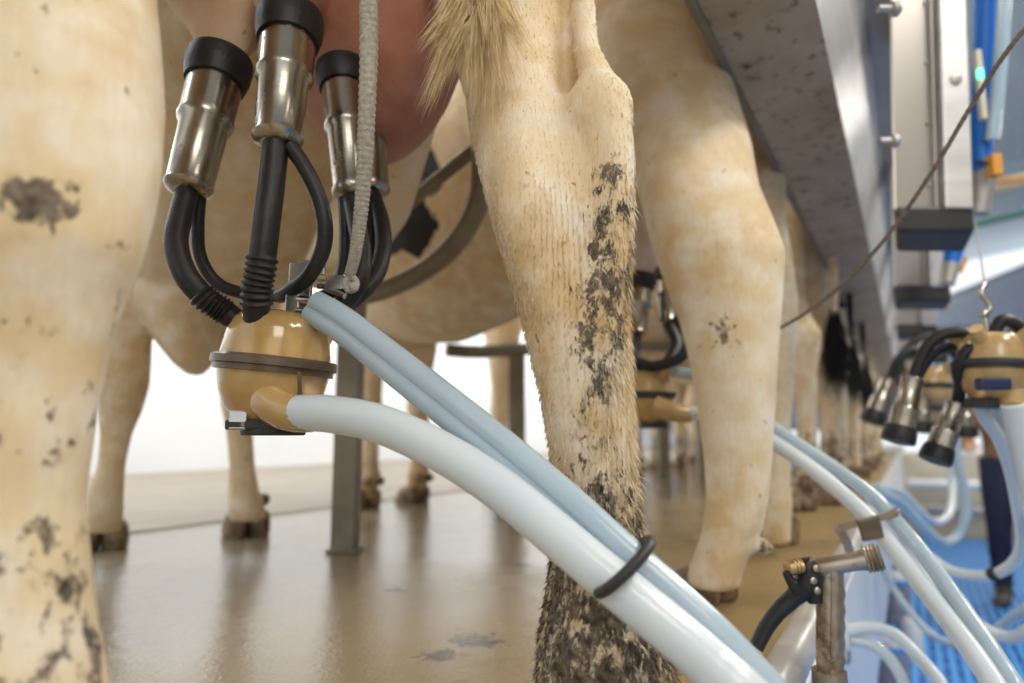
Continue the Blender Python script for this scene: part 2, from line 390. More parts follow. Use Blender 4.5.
rows(mb, [(-700, -420, 210, .55, .8), (-400, -330, 200, .48, .9), (-200, -200, 165, .42, .9), (-60, -120, 142, .37, .9), (20, -95, 150, .35, .9), (90, -90, 155, .345, .9), (150, -85, 152, .34, .9), (200, -80, 146, .335, .9), (250, -70, 132, .33, .95), (300, -62, 112, .33, 1), (350, -58, 98, .33, 1),
          (400, -55, 89, .33, 1), (500, -55, 76, .33, 1), (600, -58, 84, .33, 1), (680, -66, 96, .33, 1), (760, -85, 112, .33, 1), (860, -85, 112, .33, 1), (940, -90, 118, .33, 1.1)])
mb.ball(P(40, 205, .315), (.016, .02, .016))
rows(mb, [(190, 70, 190, 1.42), (250, 86, 166, 1.40), (300, 94, 150, 1.38), (345, 96, 149, 1.37), (384, 97, 147, 1.36), (410, 100, 140, 1.36), (435, 102, 130, 1.36), (465, 99, 124, 1.36), (490, 90, 122, 1.36), (515, 86, 121, 1.36), (532, 87, 119, 1.37)])
rows(mb, [(200, 200, 300, 1.60), (280, 214, 284, 1.57), (340, 219, 272, 1.55), (375, 219, 266, 1.55), (405, 222, 256, 1.55), (430, 227, 252, 1.55), (465, 230, 254, 1.55), (490, 229, 258, 1.55), (508, 229, 264, 1.55), (520, 231, 265, 1.56)])
# brisket between the fore legs
mb.loft([(P(190, 150, 1.45), RT*.13, HF*.16), (P(188, 250, 1.42), RT*.115, HF*.14), (P(186, 310, 1.40), RT*.088, HF*.11), (P(190, 345, 1.39), RT*.058, HF*.08), (P(193, 365, 1.385), RT*.032, HF*.05), (P(195, 375, 1.385), RT*.012, HF*.02)], 24)
# udder
ud = P(285, -60, .82)
mb.ball(ud, (h1*.19, l1*.19, UPZ*.17), 32)
mb.ball(P(380, 14, .76), (h1*.15, l1*.10, UPZ*.185), 28)
mb.ball(P(215, 0, .84), (h1*.18, l1*.18, UPZ*.155), 32)
for q, rr in (((290, -10, .64), .04), ((342, 30, .72), .045), ((372, 50, .80), .045)): mb.ball(P(*q), rr)
mb.loft([(P(222, 56, .665), h1*.022, l1*.022), (P(226, 30, .69), h1*.04, l1*.04), (P(232, 0, .72), h1*.075, l1*.075), (P(238, -40, .76), h1*.12, l1*.12)], 24)
# flank fold down to the belly
mb.loft([(P(455, -40, .86), h1*.10, l1*.05), (P(418, 70, .92), h1*.10, l1*.04), (P(392, 150, .98), h1*.12, l1*.045), (P(362, 225, 1.05), h1*.14, l1*.06), (P(330, 280, 1.12), h1*.10, l1*.05)], 20)
# tail
mb.tube([o1+h1*.06+UPZ*1.27, o1-h1*.03+UPZ*1.18-l1*.02, o1-h1*.06+UPZ*1.0-l1*.05, P(500, -250, .50), P(492, -120, .49), P(485, -50, .49)], [.035, .03, .022, .018, .013, .009], 14, res=4)
mudpts = [(P(612, 180, .50), P(608, 240, .49), .036), (P(604, 240, .49), P(604, 330, .49), .042), (P(600, 330, .49), P(596, 400, .485), .026), (P(596, 420, .48), P(590, 500, .48), .040), (P(590, 500, .48), P(590, 570, .48), .06), (P(600, 600, .5), P(600, 720, .5), .14)]
def mask1(co):
    out = Z3((len(co), 4)); m = np.zeros(len(co))
    for a, b, r in mudpts: m = np.maximum(m, blob(co, a, b, r, .8)*.51)
    m = np.maximum(m, blob(co, P(600, 625, .5), P(600, 760, .5), .16, .6)*.66)
    m = np.maximum(m, blob(co, P(40, 203, .30), P(48, 205, .30), .024, .7)*.85)
    m = np.maximum(m, blob(co, P(20, 75, .30), P(25, 80, .30), .02, .9)*.5)
    m = np.maximum(m, blob(co, P(60, 380, .33), P(50, 900, .33), .09, .6)*.30)
    m = np.maximum(m, blob(co, P(50, 610, .31), P(50, 800, .31), .07, .6)*.44)
    for f in (lf, rf): m = np.maximum(m, blob(co, f+UPZ*.06, f+UPZ*.20, .10, .7)*.60)
    m = np.maximum(m, blob(co, lf+UPZ*.14, lf+UPZ*.22, .06, .6)*.66)
    out[:, 0] = m
    pk = np.maximum(blob(co, P(385, -100, .72), P(385, 90, .72), .16, .25), blob(co, P(195, -60, .68), P(200, 20, .64), .07, .8)*.55)
    pk = np.maximum(pk, blob(co, P(330, -40, .66), P(332, 10, .66), .06, .6)*.8)
    out[:, 1] = pk*.9
    out[:, 3] = np.maximum(blob(co, P(150, 100, 1.0), P(300, 200, 1.0), .45, .35), blob(co, ud, ud, .30, .3))*.85*(co[:, 2] > .3)  # tan belly and udder skin, deepened to paint in shade and floor bounce
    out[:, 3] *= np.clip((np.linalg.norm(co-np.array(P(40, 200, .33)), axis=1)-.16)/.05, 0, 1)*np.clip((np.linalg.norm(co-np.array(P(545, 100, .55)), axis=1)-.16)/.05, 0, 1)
    tan = np.maximum(blob(co, P(30, 330, .33), P(50, 900, .33), .12, .5)*.75, blob(co, P(590, 560, .5), P(600, 740, .5), .13, .6)*.7)
    for f in (lf, rf): tan = np.maximum(tan, blob(co, f+UPZ*.03, f+UPZ*.22, .12, .8)*.9)
    out[:, 3] = np.maximum(out[:, 3], tan)
    return out
c1, me1 = make_cow('nearest cow, cream hide with mud-caked hind leg, milking cluster hanging under its udder', 'cows along the deck', o1, h1, mb, .006, 5, mask1,
                   feet=[(hr, h1, .95), (hl, h1, 1.1), (lf, h1, 1), (rf, h1, 1)], dew=False)
# fur of the near hind leg
n = len(me1.vertices); co = np.empty(n*3); me1.vertices.foreach_get('co', co); co = co.reshape(-1, 3)
no = np.empty(n*3); me1.vertices.foreach_get('normal', no); no = no.reshape(-1, 3)
cc = np.array(P(570, 300, .54))
sel = np.where((np.hypot(co[:, 0]-cc[0], co[:, 1]-cc[1]) < .16) & (co[:, 2] > .04) & (co[:, 2] < .72) & (((no[:, 0]*HF.x+no[:, 1]*HF.y) < .45)))[0]
idx = rng.choice(sel, 42000)
mk = mask1(co[idx])
keep = (co[idx][:, 2] < .44) | (rng.random(len(idx)) < .45); idx = idx[keep]; mk = mk[keep]
rear = np.clip((no[idx]@np.array(RT)), -1, 1)
low = np.clip((.52-co[idx][:, 2])/.2, 0, 1)
ln = .0035+.003*rng.random(len(idx))+.012*low*np.clip(rear+.2, 0, 1)*rng.random(len(idx))+.006*mk[:, 0]*rng.random(len(idx))
d = no[idx]*(.14+.16*rng.random((len(idx), 1))+.25*low[:, None])+np.array([0, 0, -1])*1.0+rng.normal(size=(len(idx), 3))*(.10+.28*low[:, None]*np.clip(mk[:, :1]*1.5, 0, 1))
d /= np.linalg.norm(d, axis=1)[:, None]
mk[:, 0] += rng.normal(size=len(idx))*.1*(mk[:, 0] > .2)
hair_mesh('fur', co[idx]+rng.normal(size=(len(idx), 3))*.0015*(1-np.abs(no[idx])), d, ln, np.full(len(idx), .00038)+.0003*(mk[:, 0] > .35), mk, c1, bend=no[idx]*(-.002))
# tail switch
M['blond'] = simple('tail_hair', (.70, .50, .22), .6, 0, (.88, .73, .46), 120)
roots = []; ds = []; bn = []
tipc = np.array(P(468, 45, .48)); top = np.array(P(486, -75, .49))
ns = 5200
t = rng.random(ns); lock = rng.integers(0, 26, ns); lo = rng.normal(size=(26, 3)); lend = np.array([np.array(P(432+rng.random()*88, 22+rng.random()*72, .475+.03*rng.random())) for _ in range(26)])
root = top+(np.array(P(478, 10, .485))-top)*t[:, None]*.8+rng.normal(size=(ns, 3))*.006
end = lend[lock]+rng.normal(size=(ns, 3))*.0045
dd = end-root; ll = np.linalg.norm(dd, axis=1)*(.7+.35*rng.random(ns)); dd /= np.linalg.norm(dd, axis=1)[:, None]
bnd = (lo[lock]*.012+np.array([0, 0, -.012]))
o_ = hair_mesh('tail_switch', root-0*bnd, dd, ll, np.full(ns, .0006), Z3((ns, 4)), c1, bend=bnd, segs=4, mat=M['blond'])
# ---- cow 2
hl2 = flat(G(712, 602)); hr2 = flat(G(782, 545)); lf2 = flat(G(367, 508)); rf2 = flat(G(417, 503))
o2 = (hl2+hr2)/2; f2 = (lf2+rf2)/2; h2 = (f2-o2).normalized(); l2 = Vector((-h2.y, h2.x, 0)); L2 = (f2-o2).length
mb = MB(); body(mb, o2+h2*.02, h2, l2, L2, belly=-.01)
rows(mb, [(-300, 470, 860, 1.45, .8), (-200, 500, 850, 1.38, .8), (-100, 540, 860, 1.36, .8), (-30, 565, 800, 1.30, .85), (30, 585, 708, 1.22, .85), (60, 597, 716, 1.17, .85), (90, 606, 732, 1.12, .8), (150, 626, 750, 1.05, .8), (190, 638, 757, 1.02, .8), (230, 649, 774, 1.0, .8), (255, 656, 783, .99, .8), (280, 665, 782, .985, .8),
          (320, 680, 779, .98, .85), (360, 690, 776, .98, .9), (400, 697, 774, .98, .95), (450, 704, 771, .98, 1), (500, 707, 767, .98, 1), (525, 703, 762, .98, 1), (550, 697, 751, .98, 1), (572, 688, 742, .985, 1), (588, 688, 738, .985, 1)])
mb.ball(P(762, 250, 1.0), (.026, .026, .034)); mb.ball(P(763, 547, .99), (.015, .016, .013)); mb.ball(P(752, 545, .96), (.012, .014, .012))
rows(mb, [(60, 660, 790, 1.75, .9), (150, 700, 785, 1.62, .9), (220, 728, 784, 1.52, .9), (265, 745, 792, 1.47, .9), (300, 757, 797, 1.45, .9), (330, 762, 797, 1.44, .9), (370, 764, 794, 1.44), (430, 765, 790, 1.44), (480, 766, 790, 1.44), (505, 764, 792, 1.44), (530, 762, 790, 1.45), (544, 762, 790, 1.46)])
leg(mb, lf2, h2, l2, FORE, -l2); leg(mb, rf2, h2, l2, FORE, l2)
mb.ball(o2+h2*.42+UPZ*.72, (h2*.18, l2*.16, UPZ*.19), 28)
mb.ball(o2+h2*(L2+.02)+UPZ*.66, (h2*.12, l2*.11, UPZ*.14))
patch2 = [(P(402, 190, 1.5), P(405, 235, 1.5), .07)]
def mask2(co):
    out = Z3((len(co), 4)); q = P(725, 330, .95)
    m = blob(co, P(722, 325, .93), P(728, 350, .93), .045, .9)*.47
    m = np.maximum(m, blob(co, hl2+UPZ*.02, hl2+UPZ*.14, .10, .8)*.42)
    m = np.maximum(m, blob(co, P(766, 547, .99), P(766, 547, .98), .022, .6)*.5)
    m = np.maximum(m, blob(co, hr2+UPZ*.02, hr2+UPZ*.16, .10, .8)*.52)
    for f in (lf2, rf2): m = np.maximum(m, blob(co, f+UPZ*.03, f+UPZ*.14, .09, .8)*.5)
    out[:, 0] = m
    out[:, 2] = np.maximum(blob(co, P(416, 172, 1.2), P(416, 172, 2.0), .10, .6), blob(co, P(404, 224, 1.2), P(404, 224, 2.0), .12, .6))
    for f in (hl2, hr2, lf2, rf2): out[:, 3] = np.maximum(out[:, 3], blob(co, f, f+UPZ*.10, .13, .8)*.75)
    out[:, 1] = np.maximum(blob(co, o2+h2*.42+UPZ*.65, o2+h2*.42+UPZ*.6, .22, .6)*.7, 0)
    return out
c2, me2 = make_cow('second cow, clean pale hind legs and a black patch low on its side', 'cows along the deck', o2, h2, mb, .007, 4, mask2,
                   feet=[(hl2-h2*.006, h2, .85), (hr2, h2, 1), (lf2, h2, 1), (rf2, h2, 1)])
# ---- farther cows
def far_cow(label, a, off, hd, w, vox, black=(), dirty=.5, sp=1.0, fl=None):
    o = Vector((a, off, 0)); h = Vector((math.cos(math.radians(hd)), math.sin(math.radians(hd)), 0)); l = Vector((-h.y, h.x, 0))
    mb = MB(); body(mb, o, h, l, 1.3, sc=1.06)
    ft = [o+Vector((-w, .04, 0)), o+Vector((w, -.03, 0)), o+h*1.33+l*.14, o+h*1.36-l*.14]
    if fl: ft[2] = fl
    leg(mb, ft[0], h, l, HIND, -l, 1.06); leg(mb, ft[1], h, l, HIND, l, 1.06)
    leg(mb, ft[2], h, l, FORE, -l); leg(mb, ft[3], h, l, FORE, l)
    mb.ball(o+h*.36+UPZ*.74, (h*.2, l*.16, UPZ*.2), 24)
    mb.tube([o+UPZ*1.28, o-h*.05+UPZ*1.15, o-h*.09+UPZ*.9, o-h*.08+UPZ*.62], [.035, .028, .02, .012], 12, res=3)
    def mk(co):
        out = Z3((len(co), 4)); m = np.zeros(len(co))
        for k, f in enumerate(ft): m = np.maximum(m, blob(co, f+UPZ*.0, f+UPZ*.2, .12, .8)*(dirty+.1)); m = np.maximum(m, blob(co, f+UPZ*.2, f+UPZ*.5, .09, .8)*dirty*.8)
        out[:, 0] = m; b = np.zeros(len(co))
        for p, q, r in black: b = np.maximum(b, blob(co, o+h*p[0]+l*p[1]+UPZ*p[2], o+h*q[0]+l*q[1]+UPZ*q[2], r, .5))
        out[:, 2] = b; out[:, 1] = blob(co, o+h*.36+UPZ*.65, o+h*.36+UPZ*.6, .22, .6)*.7
        return out
    root, me = make_cow(label, 'cows along the deck', o, h, mb, vox, 3, mk, feet=[(f, h, 1.0) for f in ft])
    # switch of the tail
    ns = 900; t = rng.random(ns); b0 = np.array(o-h*.08+UPZ*.66); rt = b0+rng.normal(size=(ns, 3))*.008+np.array([0, 0, -.08])*t[:, None]
    dv = np.array([0, 0, -1.])+rng.normal(size=(ns, 3))*.16; dv /= np.linalg.norm(dv, axis=1)[:, None]
    cols = Z3((ns, 4)); cols[:, 2] = 1 if black else 0
    hair_mesh('tail_switch', rt, dv, .16+.1*rng.random(ns), np.full(ns, .002), cols, root, segs=2)
    return root
far_cow('third cow, brown-stained hind shanks, just behind the clean pale leg', 2.57, .27, 65, .13, .012, [((1.25, .16, .62), (1.31, .14, .36), .12)], .60, fl=flat(G(500, 492)))
far_cow('fourth cow with a black tail and rump', 3.3, .27, 65, .17, .014, [((-.1, 0, 1.0), (-.08, 0, .4), .16), ((0, 0, 1.2), (.1, 0, 1.0), .3)], .5)
far_cow('fifth cow, black rump beneath the beam, muddy feet', 4.2, .27, 65, .17, .016, [((-.1, 0, 1.0), (-.08, 0, .4), .2), ((0, 0, 1.2), (.3, .2, .9), .4)], .6)
far_cow('sixth cow down the row, pale shanks near the far end', 5.15, .27, 65, .17, .018, (), .5)
far_cow('last cow of the row, farthest along the deck', 6.15, .27, 65, .17, .02, [((.5, 0, 1.2), (.9, .2, .9), .4)], .5)
# ------------------------------------------------------------------ stall dividers
def post(mb, foot, top, w=.027):
    mb.box((foot+top)/2, Vector((w, 0, 0)), Vector((0, w, 0)), (top-foot)/2)
pf = flat(G(345, 551))
r_ = thing('stall_divider', 'grey stall divider with square post and bent pipe beside the nearest cluster', 'rail', pf, 'stall dividers')
m = MB(); c = pf; m.box(c+UPZ*.36, RT*.0265, HF*.0265, UPZ*.36); m.build('post', M['galv'], r_, False, .004)
MB().box(c+UPZ*.004, RT*.034, HF*.034, UPZ*.004).build('foot_plate', M['galv'], r_, False, .002)
MB().tube(pp([(345, 298, 1.46), (375, 293, 1.40), (410, 279, 1.33), (440, 259, 1.27), (462, 235, 1.22), (476, 208, 1.18), (482, 180, 1.15), (482, 120, 1.12), (480, -60, 1.08)]), .0195, 16, res=5).build('bent_pipe', M['galv'], r_)
MB().tube(pp([(370, 238, 1.36), (395, 216, 1.31), (432, 184, 1.24), (480, 145, 1.15)]), .0125, 14, res=3).build('cross_pipe', M['galv'], r_)
p2 = flat(G(517, 503))
r2 = thing('stall_divider', 'stall divider post behind the second cow\'s belly, left of the muddy leg', 'rail', p2, 'stall dividers')
t2 = P(517, 352, (p2-CAM).dot(HF)); MB().box((p2+t2)/2, RT*.03, HF*.03, UPZ*(t2.z/2)).build('post', M['galv'], r2, False, .004)
MB().tube([P(447, 350, 2.25), P(480, 352, 2.3), P(528, 349, 2.4), P(640, 345, 2.7), P(690, 350, 3)], .022, 14, res=3).build('rail', M['galv'], r2)
for u, b, lab in ((664, 476, 'stall divider post left of the clean pale leg'), (702, 467, 'stall divider post right behind the clean pale leg'), (686, 455, 'thin farthest stall divider post against the white wall')):
    p = flat(G(u, b)); q = thing('stall_divider', lab, 'rail', p, 'stall dividers')
    MB().box(p+UPZ*.4, RT*.035, HF*.035, UPZ*.4).build('post', M['galv'], q, False, .004)
    MB().tube([p+UPZ*.79, p+UPZ*.82+HF*-.1, p+UPZ*.84-HF*.4], .02, 12, res=3).build('rail', M['galv'], q)
# ------------------------------------------------------------------ milking clusters
def cup(parent, top, bot, r=.021, mat='steel_cup', upside=False):
    top, bot = Vector(top), Vector(bot); ax = (bot-top); L = ax.length; ax.normalize(); k = r/.021
    q = MB().lathe([(0, r*1.12), (L*.02, r*1.14), (L*.36, r*1.10), (L*.40, r*1.16), (L*.43, r*1.10), (L*.46, r*.98), (L*.90, r*.92), (L*.94, r*.98), (L*.97, r*.88), (L, r*.5)], top, ax, 36).build('teat_cup', M[mat], parent)
    MB().lathe([(-.017*k, r*.6), (-.020*k, r*1.15), (-.019*k, r*1.34), (-.013*k, r*1.40), (.000*k, r*1.36), (.010*k, r*1.24), (.0095*k, r*1.10)], top, ax, 36).build('liner', M['rubber'], q)
    return q
def tubes(parent, name, pts, r, mat, n=16, ribs=None, res=8, label=None):
    P_, R_ = spline([Vector(p) for p in pts], [r]*len(pts), res)
    if ribs:
        PP, RR = spline(P_, R_, 5); nn = len(PP); out = []
        for i in range(nn):
            t = i/nn; out.append(RR[i]*(1+.20*(.5+.5*math.sin(i*.80))) if ribs[0] < t < ribs[1] else RR[i])
        P_, R_ = PP, out
    o = MB().tube(P_, R_, n).build(name, M[mat], parent, auto=80)
    return o
def claw(parent, c, ax, r, mat='amber', outdir=None, n=40):
    ax = Vector(ax).normalized()
    b = MB().lathe([(r*.98, r*.25), (r*.97, r*.46), (r*.92, r*.66), (r*.80, r*.80), (r*.6, r*.88), (r*.2, r*.95), (0, r*.97), (-r*.2, r*.95), (-r*.5, r*.89), (-r*.78, r*.76), (-r*.98, r*.56), (-r*1.06, r*.42), (-r*1.08, r*.3)], c, ax, n)
    bo = b.build('claw_bowl', M[mat], parent, auto=80)
    MB().lathe([(r*.13, r*.97), (r*.14, r*1.05), (r*.10, r*1.09), (r*-.02, r*1.09), (-r*.04, r*1.03), (-r*.13, r*1.03), (-r*.14, r*.96)], c, ax, n).build('clamp_band', M['rubber_dark'] if mat != 'amber' else M['band'], parent)
    return bo
M['band'] = simple('band', (.09, .065, .04), .3, .2, (.17, .125, .08), 30)
bc = P(275, 366, .58); axu = (UPZ*1.0+RT*.09-HF*.03).normalized(); R0 = .0475
K = thing('milking_cluster', 'nearest milking cluster with amber bowl and four steel teat cups on the first cow', 'milking cluster', bc, 'milking clusters')
b = claw(K, bc, axu, R0, 'amber')
s1 = axu.cross(HF).normalized()
# nipples on the bowl
for a, bb_, rr in (((232, 316, .565), (252, 338, .57), .0088), ((257, 312, .55), (262, 335, .56), .0095), ((330, 322, .60), (312, 345, .60), .0095), ((296, 312, .61), (292, 335, .60), .009)):
    MB().tube([P(*bb_), P(*a)], [rr*1.5, rr], 16).build('nipple', M['amber'], b)
MB().tube(pp([(258, 388, .565), (270, 402, .548), (288, 412, .538), (312, 415, .53)]), [.011, .0155, .0148, .0135], 20, res=4).build('outlet', M['amber'], b)
m = MB(); m.box(P(274, 425, .575), RT*.031, HF*.026, UPZ*.0042); m.lathe([(-.012, .026), (0, .026)], P(274, 421, .575), UPZ, 28)
m.build('shut_off_valve', M['rubber_dark'], K, False, .002)
m = MB(); m.box(P(240, 420, .555), RT*.0075, HF*.006, UPZ*.008); m.build('valve_clip', M['steel'], K, False, .0015)
for aa in (0.3,):   # band screw
    MB().tube([P(299, 372, .535), P(300, 396, .535)], .0016, 8).build('clamp_screw', M['band'], K)
cups = [((217, 76, .60), (187, 194, .575)), ((289, 34, .57), (277, 146, .545)), ((343, 82, .66), (352, 200, .635)), ((366, 98, .74), (372, 196, .71))]
for i, (a, b_) in enumerate(cups): cup(K, P(*a), P(*b_), (.0215, .0215, .0195, .0205)[i])
tubes(K, 'short_milk_tube', pp([(188, 190, .575), (181, 215, .565), (176, 243, .555), (184, 272, .55), (203, 296, .553), (222, 310, .56), (236, 320, .565)]), .0098, 'rubber', ribs=(.64, .88))
tubes(K, 'short_pulse_tube', pp([(200, 196, .585), (198, 225, .59), (200, 255, .595), (214, 280, .60), (238, 292, .60), (275, 296, .60), (298, 296, .60)]), .0056, 'rubber')
tubes(K, 'short_milk_tube', pp([(276, 142, .545), (272, 180, .54), (267, 220, .535), (262, 260, .535), (257, 290, .54), (257, 322, .55)]), .0108, 'rubber', ribs=(.58, .88))
tubes(K, 'short_pulse_tube', pp([(290, 146, .545), (303, 165, .545), (318, 195, .545), (325, 225, .545), (322, 252, .55), (308, 277, .56), (290, 291, .575), (280, 296, .59)]), .0066, 'rubber')
tubes(K, 'short_milk_tube', pp([(351, 196, .635), (357, 225, .62), (362, 255, .61), (357, 285, .60), (340, 308, .598), (324, 328, .60)]), .0088, 'rubber')
tubes(K, 'short_pulse_tube', pp([(343, 190, .635), (345, 225, .63), (344, 260, .62), (338, 285, .61), (322, 300, .60)]), .0056, 'rubber')
tubes(K, 'short_milk_tube', pp([(372, 192, .71), (381, 220, .68), (383, 250, .66), (374, 278, .64), (352, 300, .62), (325, 318, .61), (305, 330, .61)]), .0085, 'rubber')
tubes(K, 'short_pulse_tube', pp([(365, 190, .70), (370, 225, .68), (368, 262, .66), (350, 285, .64), (322, 296, .61)]), .0052, 'rubber')
# pulse connector bracket and hook
m = MB(); m.box(P(300, 296, .588), RT*.010, HF*.003, UPZ*.030); m.box(P(296, 312, .582), RT*.006, HF*.012, UPZ*.018); m.box(P(306, 322, .575), RT*.020, HF*.013, UPZ*.0035)
m.box(P(312, 268, .60), RT*.012, HF*.002, UPZ*.007)
m.build('bracket', M['steel'], K, False, .0012)
m = MB(); m.tube(pp([(296, 299, .575), (322, 303, .565)]), .0042, 12); m.tube(pp([(298, 312, .565), (322, 316, .555)]), .0042, 12); m.tube(pp([(318, 284, .60), (345, 286, .60)]), .0045, 12)
m.build('pulse_nozzle', M['steel'], K)
m = MB(); m.box(P(340, 283, .59), RT*.012, HF*.004, UPZ*.006); m.tube(pp([(345, 275, .585), (352, 283, .58), (349, 292, .578)]), .0024, 10, res=4); m.tube(pp([(326, 288, .59), (345, 296, .585)]), .003, 10)
m.build('hook', M['steel'], K, auto=60)
# ropes
m = MB(); P_, R_ = spline(pp([(367, -300, .50), (368, -60, .50), (369, 40, .51), (366, 130, .525), (362, 200, .545), (356, 250, .56), (350, 274, .57)]), [.0076, .0076, .0074, .0070, .0062, .0052, .0046], 40)
m.tube(P_, [r*(1+.07*math.sin(i*1.9)) for i, r in enumerate(R_)], 12)
lp = [P(350, 274, .57)]+[P(351+6*math.sin(a), 284-7*math.cos(a), .57) for a in [i*2*PI/12 for i in range(1, 12)]]
m.tube(lp+[lp[0]], .0026, 8); m.ball(P(354, 287, .568), .0045, 12)
tag(m.build('cord', M['cord'], auto=80), 'pale braided cord hanging down to the hook of the nearest cluster', 'cord')
m = MB(); P_, R_ = spline(pp([(1120, -70, .62), (1024, 30, .66), (975, 100, .72), (930, 175, .79), (880, 245, .87), (830, 295, .97), (780, 328, 1.08), (735, 345, 1.15), (680, 352, 1.2)]), [.0026]*9, 40)
m.tube(P_, [r*(1+.10*math.sin(i*1.7)) for i, r in enumerate(R_)], 8)
tag(m.build('cord', M['cord_tan'], auto=80), 'thin brown cord running diagonally across the right side in front of the cabinets', 'cord')
# long hoses of the nearest cluster
def hose(label, pts, r, mat, group=None, res=10, name='milk_hose', n=20, cat='hose'):
    o = MB().tube([Vector(p) for p in pts], r, n, res=res).build(name, M[mat], auto=80)
    return tag(o, label, cat, group)
hose('thick translucent white milk hose leaving the outlet of the nearest cluster bowl', pp([(299, 413, .534), (330, 414, .52), (380, 424, .50), (440, 451, .48), (500, 489, .462), (560, 538, .445), (610, 580, .432), (660, 621, .42), (710, 664, .41), (760, 712, .40), (830, 800, .42), (900, 950, .50)]), .0142, 'hose', 'milk hoses')
m = MB()
for du, dv, dz in ((0, 0, 0), (-6, 11, .002)):
    m.tube(pp([(316+du, 302+dv, .562+dz), (345+du, 319+dv, .55+dz), (390+du, 353+dv*1.1, .53+dz), (450+du*1.1, 400+dv*1.15, .505+dz), (510+du*1.2, 448+dv*1.2, .482+dz), (570+du*1.3, 499+dv*1.3, .462+dz), (622+du*1.4, 547+dv*1.4, .446+dz), (680+du*1.5, 598+dv*1.5, .432+dz), (735+du*1.6, 651+dv*1.6, .42+dz), (790+du*1.7, 715+dv*1.7, .412+dz), (870, 830+dv, .43), (930, 960, .5)]), .0098, 22, res=10)
tag(m.build('twin_air_hose', M['hose_blue'], auto=80), 'joined pair of bluish translucent air hoses sloping above the thick milk hose', 'hose')
a = P(650, 541, .43); b_ = P(598, 592, .43); cen = (a+b_)/2; u_ = (a-b_)/2; w_ = HF*.026
m = MB(); rg = []
tdir = (P(660, 600, .43)-P(590, 540, .43)).normalized()
m.tube([cen+u_*1.0*math.cos(t)+(w_+tdir*.003)*math.sin(t) for t in [i*2*PI/40 for i in range(41)]], .0036, 10, cap=False)
m2 = tag(m.build('rubber_ring', M['rubber_dark'], auto=80), 'dark rubber ring holding the white milk hose and air hoses together', 'ring')
# second cluster (under cow 2)
def cluster(label, c, ax, R, cup_list, tube_list, mat='amber2', outlet=None, group='milking clusters', valve=True):
    k = thing('milking_cluster', label, 'milking cluster', c, group)
    b = claw(k, c, ax, R, mat, n=32)
    if outlet: MB().tube(outlet, [R*.42, R*.36, R*.32], 16, res=3).build('outlet', M[mat], b)
    if valve:
        m = MB(); ax = Vector(ax).normalized(); s = ax.cross(HF).normalized(); t = ax.cross(s)
        m.box(c-ax*R*1.12, s*R*.62, t*R*.5, ax*R*.13); m.build('shut_off_valve', M['rubber_dark'], k, False, .002)
    for a in range(4):
        s = ax.cross(HF).normalized(); t = ax.cross(s); dr = s*math.cos(a*PI/2+.6)+t*math.sin(a*PI/2+.6)
        MB().tube([c+ax*R*.6+dr*R*.6, c+ax*R*1.0+dr*R*1.05], [R*.26, R*.2], 12).build('nipple', M[mat], b)
    for q in cup_list: cup(k, *q)
    for pts, r in tube_list: tubes(k, 'short_tube', pts, r, 'rubber', n=12, res=6)
    return k
cluster('milking cluster under the second cow, between the muddy leg and the pale leg', P(648, 396, 1.22), UPZ, .046,
        [(P(640, 285, 1.25), P(636, 335, 1.24), .021), (P(668, 278, 1.30), P(668, 325, 1.28), .02), (P(618, 290, 1.3), P(616, 335, 1.28), .02)],
        [(pp([(636, 335, 1.24), (634, 355, 1.23), (640, 372, 1.22)]), .011), (pp([(668, 325, 1.28), (676, 345, 1.25), (668, 362, 1.22), (655, 372, 1.2)]), .011), (pp([(676, 318, 1.2), (688, 340, 1.18), (680, 358, 1.17), (655, 366, 1.18), (638, 362, 1.2)]), .0095), (pp([(616, 335, 1.28), (618, 355, 1.25), (630, 368, 1.22)]), .01)],
        outlet=pp([(655, 406, 1.18), (672, 412, 1.17), (690, 414, 1.17)]))
hose('white milk hose emerging behind the pale leg and crossing the deck edge', pp([(686, 413, 1.17), (720, 415, 1.14), (760, 434, 1.10), (800, 460, 1.05), (840, 492, 1.0), (872, 523, .95), (910, 570, .88), (950, 622, .80), (985, 670, .73), (1010, 715, .70), (1030, 790, .75)]), .0115, 'hose', 'milk hoses')
hose('bluish air hose running beside the second milk hose through the bracket', pp([(672, 372, 1.2), (705, 378, 1.17), (745, 405, 1.13), (780, 432, 1.09), (830, 465, 1.04), (868, 493, .99), (893, 518, .95), (925, 556, .88), (965, 612, .80), (1000, 664, .73), (1024, 708, .70), (1045, 790, .75)]), .0098, 'hose_blue', 'air hoses', name='air_hose')
# hose bracket on the edge
r_ = thing('hose_bracket', 'rusty steel hose bracket with a dark rubber tab clamped at the deck edge', 'bracket', G(850, 540, .0))
m = MB(); m.slab([P(838, 524, .97), P(898, 510, .90), P(899, 517, .90), P(840, 532, .97)], HF*.004); m.tube(pp([(838, 527, .98), (846, 540, .99), (850, 552, 1.0)]), .006, 10); m.build('strap', M['steel_dirty'], r_, False, .001)
MB().slab([P(858, 521, .91), P(880, 516, .905), P(885, 538, .905), P(864, 542, .91)], HF*.006).build('rubber_tab', M['band'], r_, False, .0015)
MB().tube(pp([(888, 514, .92), (900, 509, .915)]), .0035, 10).build('bolt', M['steel'], r_)
